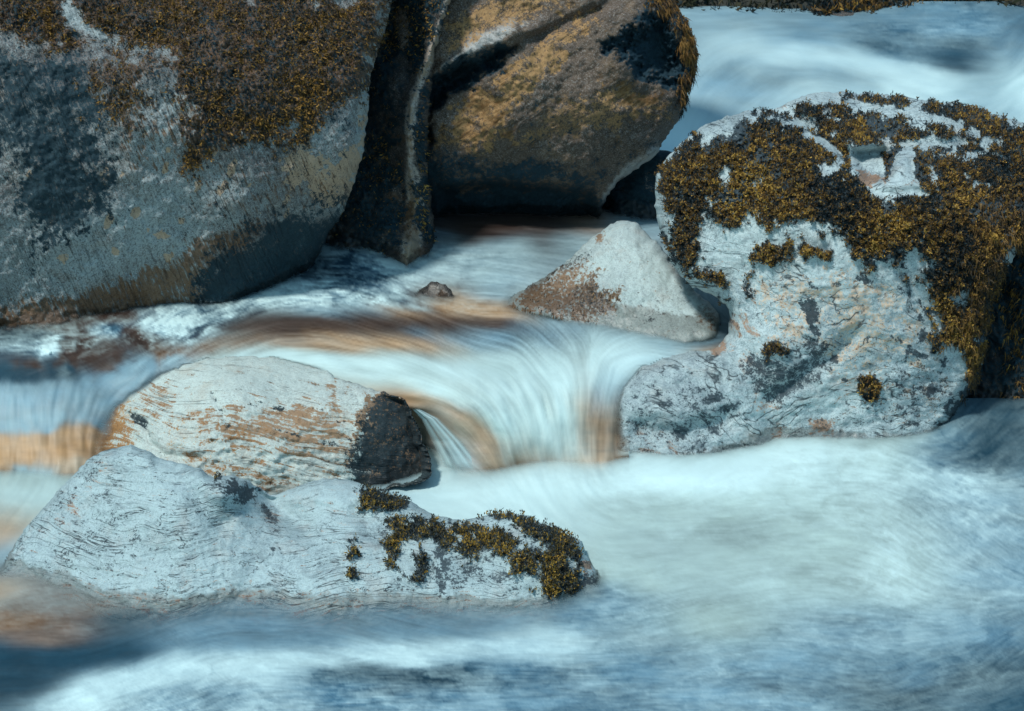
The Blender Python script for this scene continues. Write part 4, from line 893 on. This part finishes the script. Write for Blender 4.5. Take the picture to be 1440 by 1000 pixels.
def field(ctrl):
    hx = LX[::2, ::2]; hy = LY[::2, ::2]
    ay = 1.3 + 1.2 * sstep(400, 440, hy) * sstep(505, 480, hy) + 0.9 * sstep(800, 860, hy)
    c = shepard([(a, b, f) + UND[u] + (st, cu) for a, b, f, u, st, cu in ctrl], hx + 8 * smp(N_MID, hx, hy), hy + 2.6 * smp(N_MID, hx + 500, hy), p=3.6, ay=ay)
    w = (1 - sstep(300, 220, hx) * sstep(400, 430, hy) * sstep(720, 690, hy))[..., None]
    return along_flow(c, 7) * w + c * (1 - w)

def water_attrs(C, px, py):
    u = np.clip((px - GX[0]) / 4, 0, C.shape[1] - 1.001); v = np.clip((py - GY[0]) / 4, 0, C.shape[0] - 1.001)
    i = u.astype(int); j = v.astype(int); a = (u - i)[..., None]; b = (v - j)[..., None]
    c = (C[j, i] * (1 - a) + C[j, i + 1] * a) * (1 - b) + (C[j + 1, i] * (1 - a) + C[j + 1, i + 1] * a) * b
    f, und, st, cu = c[..., 0], c[..., 1:4], c[..., 4], c[..., 5]
    s = 0.62 * lat(S_FINE, px, py) + 0.22 * lat(S_MID, px, py) + 0.22 * lat(S_WIDE, px, py)
    wx = px + 14 * smp(N_MID, px * 1.3, py * 2 + 90); wy = py + 8 * smp(N_MID, px * 1.3 + 400, py * 2)
    q = 0.5 * lat(S_CURL, px, py) + 0.75 * smp(N_MID, wx * 1.2, wy * 2.2) + 0.35 * smp(N_ROUGH, wx, wy * 1.8)
    cl = lat(S_CLOUD, px, py)
    amp = 0.25 + 1.4 * np.clip(f * (1.15 - f), 0, 1) * 2
    st = st * (1 - 0.55 * sstep(260, 200, py)) * (1 - 0.45 * sstep(660, 690, py))
    f = f * (1 - 0.16 * sstep(135, 60, py))
    vz = sstep(490, 520, py) * sstep(665, 650, py) * sstep(430, 520, px)
    st = st * (1 - 0.40 * vz)
    f = f + vz * (0.045 * lat(S_WIDE, px, py) + 0.03 * smp(N_SOFT, wx, wy)) * np.clip(f * 3, 0, 1)
    foam = np.clip(f + amp * (0.13 * st * s + 0.34 * cu * q + 0.02 * cl * (1 - 0.5 * sstep(660, 690, py)) + 0.040 * smp(N_SOFT, wx, wy * 1.6)), 0, 1)
    und = und * np.clip(1 + (0.5 * st * s)[..., None] + 0.25 * cu[..., None] * q[..., None], 0.3, 2)
    und = und * np.clip(1 + 0.13 * smp(N_MID, px * 0.6, py * 2.4), .5, 1.6)[..., None]
    return foam ** 1.42, und, s, q, cu, st

def water_sheet(name, label, zf, ctrl, keep, rows, cols, mat, over, soft, bump, origin, flood=None):
    gx, gy = np.meshgrid(np.arange(cols[0], cols[1] + 1, 2).astype(float), np.arange(rows[0], rows[1] + 1, 2).astype(float))
    foam, und, s, q, cu, st = water_attrs(field(ctrl), gx, gy)
    z = zf(gx, gy)
    z = z + bump * (0.10 * lat(S_CLOUD, gx, gy) + st * 0.12 * lat(S_MID, gx, gy) + cu * 0.28 * q)
    Y = yz(gy, z)
    V = P3(gx, gy, Y)
    ok = keep(gx, gy)
    ry = lat(over, gx, gy)
    gap = ry - Y
    op = np.where(ry > 500, 1.0, 1 - np.exp(-np.clip(gap, 0, None) / soft(gx, gy)))
    op = np.where(gap < -0.004, sstep(0.004, 0.03, -gap), op)      # behind the rock's face the sheet is whole again
    op = np.clip(op, 0, 1)
    pp = np.pad(op, ((0, 0), (5, 5)), mode='edge')
    op = np.minimum(op, sum(pp[:, b:b + op.shape[1]] for b in range(11)) / 11)
    idx = np.full(gx.shape, -1); idx[ok] = np.arange(ok.sum())
    cell = ok[:-1, :-1] & ok[1:, :-1] & ok[:-1, 1:] & ok[1:, 1:]
    a = idx[:-1, :-1][cell]; b = idx[1:, :-1][cell]; c = idx[1:, 1:][cell]; e = idx[:-1, 1:][cell]
    o = make_mesh(name, V[ok], np.stack([a, b, c, e], 1), mat, origin)
    put(o.data, "foam", 'FLOAT', 'POINT', foam[ok])
    put(o.data, "opac", 'FLOAT', 'POINT', op[ok])
    put(o.data, "under", 'FLOAT_COLOR', 'POINT', np.concatenate([und[ok], np.ones((ok.sum(), 1))], 1))
    tag(o, label, kind='structure')
    return o, gx, gy, Y, ok

M_WATER = water_mat("stream_water")
ZUP = tps([
    (960, 14, 1.0), (1200, 14, 1.0), (1440, 14, 1.0), (1700, 14, 1.0), (700, 14, 1.0), (300, 14, 1.0), (-200, 14, 1.0), (960, 60, .95), (1200, 60, .95), (1440, 60, .95), (1320, 78, .98), (1700, 60, .95), (300, 60, .95), (-200, 60, .95), (700, 60, .95),
    (940, 150, .68), (1040, 130, .76), (1200, 125, .78), (1440, 130, .72), (1700, 130, .72), (940, 215, .52), (1200, 220, .5), (1440, 220, .5), (700, 220, .52), (300, 200, .55), (-200, 200, .55), (1700, 220, .5),
    (920, 300, .47), (700, 310, .47), (300, 310, .46), (-200, 310, .46), (500, 360, .45), (700, 370, .44), (900, 400, .42), (1050, 400, .42), (300, 430, .41), (0, 440, .41), (-200, 440, .41), (500, 440, .40), (700, 440, .40), (900, 450, .39), (1050, 450, .39),
    (-200, 500, .38), (0, 500, .38), (150, 500, .38), (300, 495, .385), (450, 490, .39), (600, 490, .385), (750, 485, .38), (900, 485, .38), (1000, 490, .375), (1060, 500, .36),
    (-200, 535, .335), (0, 535, .335), (100, 535, .335), (200, 525, .35), (-200, 570, .25), (0, 570, .25), (100, 570, .25), (170, 560, .25), (-200, 610, .15), (0, 610, .15), (100, 612, .14), (-200, 660, .02), (0, 660, .02), (100, 655, .04), (-200, 700, -.12), (0, 700, -.12), (150, 700, -.12),
    (575, 582, .20), (590, 606, .08), (604, 642, -.06), (560, 530, .35), (584, 562, .29), (620, 560, .305), (640, 590, .23), (680, 570, .285), (670, 620, .13), (690, 662, .0), (740, 540, .325), (750, 580, .23), (765, 620, .11), (780, 651, .0), (735, 654, 0), (740, 625, .10), (800, 530, .325), (820, 570, .24), (840, 610, .12), (846, 664, -.01), (880, 520, .33), (880, 560, .25), (890, 610, .1), (640, 650, .02), (700, 700, -.15), (850, 700, -.15), (600, 700, -.15),
    (350, 600, .08), (350, 700, -.2), (450, 650, -.08)], 1e-4)

HOLE = [(250, 552), (330, 540), (430, 545), (495, 560), (540, 572), (562, 588), (578, 612), (588, 650), (596, 720), (130, 720), (165, 660), (185, 610), (215, 575)]
HOLE2 = [(892, 552), (915, 533), (955, 514), (1000, 507), (1028, 498), (1045, 470), (1080, 470), (1080, 720), (880, 720)]
def keep_up(x, y):
    k = ~((x > 1070) & (y > 330)) & (sdist(x, y, HOLE) < 0) & (sdist(x, y, HOLE2) < 0)
    return k
def soft_up(x, y):
    return 0.05 + 0.05 * sstep(400, 100, x) * sstep(500, 560, y) + 0.05 * sstep(820, 850, x) * sstep(540, 580, y)
up, ux, uy, uY, uok = water_sheet("water", "silky white upper stream pouring over a ledge between the rocks", ZUP, UP, keep_up, (2, 700), (-240, 1680), M_WATER, ROCKY, soft_up, 0.012, (0, 9, 0.4))

OVER2 = ROCKY.copy()
jj = ((uy - GY[0]) / 2).astype(int); ii = ((ux - GX[0]) / 2).astype(int)
m = uok & (uy > 540)
np.minimum.at(OVER2, (jj[m], ii[m]), uY[m])

def z_low(x, y):
    z = 0.004 * np.exp(-((y - 664) / 18) ** 2) * sstep(590, 640, x) * sstep(900, 860, x) * (1 + 0.8 * smp(N_MID, x, y * 1.5)) + 0.035 * np.exp(-((x - 980) / 230) ** 2 - ((y - 668) / 26) ** 2) + 0.03 * np.exp(-((x - 1220) / 120) ** 2 - ((y - 640) / 24) ** 2)
    return z + 0.010 * smp(N_SOFT, x, y * 1.5)
def keep_low(x, y):
    return (y > 600) | (x > 1290)
water_sheet("water", "foaming pale lower stream in front of the rocks, darker at its near left corner", z_low, LOW, keep_low, (560, 1400), (-300, 1740), M_WATER, OVER2,
            lambda x, y: 0.05 + 0.05 * sstep(820, 850, y) * sstep(900, 760, x) + 0.05 * sstep(600, 640, x) * sstep(880, 820, x) * sstep(700, 680, y), 0.010, (0, 7, 0))

# the rocks are wet just above the water
for info in ROCKS.values():
    low = info['ob'] in (right['ob'], block['ob'], front['ob'], back['ob'])
    x_, y_, V_ = info['px'], info['py'], info['V']
    zw = 0.0 if low else ZUP(x_, y_)
    hgt = V_[:, 2] - zw
    band_w = 0.05 + 0.022 * smp(N_SOFT, x_, y_) + 0.008 * smp(N_ROUGH, x_, y_)
    if info['ob'] is front['ob']:
        band_w = band_w * 0.45
    wv = sstep(band_w + 0.02, band_w - 0.03, hgt)
    full = np.zeros(len(info['ob'].data.vertices)); full[:len(wv)] = wv
    put(info['ob'].data, "wet", 'FLOAT', 'POINT', full)

# the thin free jet at the ledge's left end
tt, ss = np.meshgrid(np.linspace(0, 1, 60), np.linspace(0, 1, 40), indexing='ij')
lx = np.interp(tt, [0, .25, .6, 1], [579, 592, 606, 626]); ly = np.interp(tt, [0, .25, .6, 1], [575, 590, 620, 664])
rx = np.interp(tt, [0, .25, .6, 1], [588, 618, 652, 690]); ry_ = np.interp(tt, [0, .25, .6, 1], [574, 588, 620, 664])
jx = lx + (rx - lx) * ss; jy = ly + (ry_ - ly) * ss
jY = yz(jy, np.interp(tt, [0, .25, .6, 1], [.285, .235, .12, -.02])) - 0.05 * np.sin(np.pi * np.clip(ss, 0, 1))
V = P3(jx, jy, jY).reshape(-1, 3)
idx = np.arange(60 * 40).reshape(60, 40)
Fj = np.stack([idx[:-1, :-1].ravel(), idx[1:, :-1].ravel(), idx[1:, 1:].ravel(), idx[:-1, 1:].ravel()], 1)
jet = make_mesh("water", V, Fj, M_WATER, (float(V[:, 0].mean()), float(V[:, 1].mean()), 0.0))
r = np.random.default_rng(4)
prof = np.interp(np.linspace(0, 1, 40), np.linspace(0, 1, 11), r.random(11))[None, :] + 0 * tt
pr2 = np.interp(np.linspace(0, 1, 40), np.linspace(0, 1, 40), r.random(40))[None, :] + 0 * tt
edge = sstep(0, .12, ss) * sstep(1, .75, ss)
jo = np.clip(0.8 * edge * (0.25 + 0.8 * prof + 0.12 * pr2) * (1 - 0.55 * sstep(.3, 1, tt) * (1 - prof)), 0, 0.95) * sstep(1.0, .86, tt) * sstep(0, .05, tt)
put(jet.data, "foam", 'FLOAT', 'POINT', np.clip(0.75 + 0.25 * prof, 0, 1))
put(jet.data, "opac", 'FLOAT', 'POINT', jo)
put(jet.data, "under", 'FLOAT_COLOR', 'POINT', np.tile((0.2, 0.3, 0.34, 1), (2400, 1)))
tag(jet, "thin white jet of water falling beside the banded block's dark end", kind='structure')

# ------------------------------------------------------------------ stream bed, ground, far bank
T = NT("stream_bed")
co = T.n("ShaderNodeTexCoord").outputs["Object"]
nn_ = T.noise(co, 1.5, 8, .65)
p = T.n("ShaderNodeBsdfPrincipled")
sz = T.n("ShaderNodeSeparateXYZ"); T.set(sz.inputs[0], co)
T.set(p.inputs["Base Color"], T.mix(T.step(sz.outputs[2], 0.75, 0.95), T.mix(nn_, (0.05, 0.035, 0.02), (0.14, 0.09, 0.05)), T.mix(nn_, (0.006, 0.016, 0.018), (0.04, 0.038, 0.024))))
p.inputs["Roughness"].default_value = 0.8
T.set(T.out.inputs[0], p.outputs[0])
M_BED = T.m
gxx, gyy = np.meshgrid(np.concatenate([[-200, -60, -20], np.linspace(-8, 8, 81), [20, 60, 200]]), np.concatenate([[-60, -10], np.linspace(0, 20, 101), [30, 80, 300]]))
gz = -0.6 + 0.0 * gxx
rr = np.random.default_rng(2)
gz += 0.06 * rr.standard_normal(gz.shape) * (np.abs(gxx) < 9)
gz = np.where(gyy > 9.2, np.minimum(0.25, -0.6 + (gyy - 9.2) * 0.6), gz)
bank_h = sstep(14.9, 16.5, gyy) * 1.5 + np.clip(gyy - 17.5, 0, 12) * 0.12
gz = np.where(gyy > 14.1, gz + 0.55 * sstep(14.2, 15.2, gyy) + bank_h, gz)
side = sstep(5, 14, np.abs(gxx)) * 1.4
gz = gz + side * (gyy < 14)
idx = np.arange(gxx.size).reshape(gxx.shape)
Fg = np.stack([idx[:-1, :-1].ravel(), idx[:-1, 1:].ravel(), idx[1:, 1:].ravel(), idx[1:, :-1].ravel()], 1)
gr_ = make_mesh("ground", np.stack([gxx, gyy, gz], -1).reshape(-1, 3), Fg, M_BED, (0, 0, 0))
tag(gr_, "brown stream bed and bank under the water", kind='structure')

# dry grass and litter on the far bank
def blades(name, n, xr, yr, zf, length, width, pal, seed, lean=0.5):
    r = np.random.default_rng(seed)
    x = r.uniform(*xr, n); y = r.uniform(*yr, n)
    p = np.stack([x, y, zf(x, y)], -1)
    d = np.stack([r.standard_normal(n) * lean, r.standard_normal(n) * lean - 0.3, np.abs(r.standard_normal(n)) * .7 + .4], -1)
    d /= np.linalg.norm(d, axis=1)[:, None]
    s = np.cross(d, r.standard_normal((n, 3))); s /= np.linalg.norm(s, axis=1)[:, None]
    L = length * r.uniform(.5, 1.4, (n, 1)); W = width * r.uniform(.6, 1.4, (n, 1))
    tip = p + d * L + np.array([0, -0.3, -0.35]) * L * r.uniform(0, 1, (n, 1))
    q = np.stack([p - s * W * .5, p + s * W * .5, p + d * L * .55 + s * W * .4, tip], 1)
    c = pal[r.integers(0, len(pal), n)] * r.uniform(.5, 1.3, (n, 1))
    o = make_mesh(name, q.reshape(-1, 3), np.arange(4 * n).reshape(n, 4), M_MOSS, (0, 0, 0), smooth=False)
    put(o.data, "col", 'FLOAT_COLOR', 'FACE', np.concatenate([c, np.ones((n, 1))], 1))
    return o
def bank_z(x, y):
    return 0.25 + 0.55 * sstep(14.2, 15.2, y) + sstep(14.9, 16.5, y) * 1.5
g1 = blades("grass", 26000, (-6, 7.5), (15.15, 17.0), bank_z, 0.16, 0.014, np.array([(0.03, 0.038, 0.022), (0.05, 0.05, 0.028), (0.14, 0.11, 0.06), (0.015, 0.026, 0.026), (0.012, 0.024, 0.028), (0.02, 0.03, 0.028)]), 31)
tag(g1, "dark dry grass and litter on the far bank above the rapids", kind='stuff')

far = build_rock("rock", "low dark mossy rock at the top edge, breaking the water before the far bank", "rock",
    [(1125, 19), (1150, 10), (1190, 3), (1240, -2), (1300, 0), (1350, 4), (1384, 12), (1390, 20), (1340, 26), (1200, 26), (1140, 25)],
    [(1130, 20, 15.1), (1250, 22, 14.85), (1380, 20, 15.0), (1250, 2, 15.2), (1330, 5, 15.2), (1180, 8, 15.15)],
    M_DARK, roll=(8, 0.1), thick=0.4, tw=14, rough=0.04, jag=1.6,
    masks=dict(moss=[([(1100, -20), (1400, -20), (1400, 16), (1100, 20)], 3, 3, 0.9)]), moss_pad=0.03)
add_moss(far, "moss", 2600, length=0.05, width=0.018, tone=-1.6, seed=33, hang=0.2)
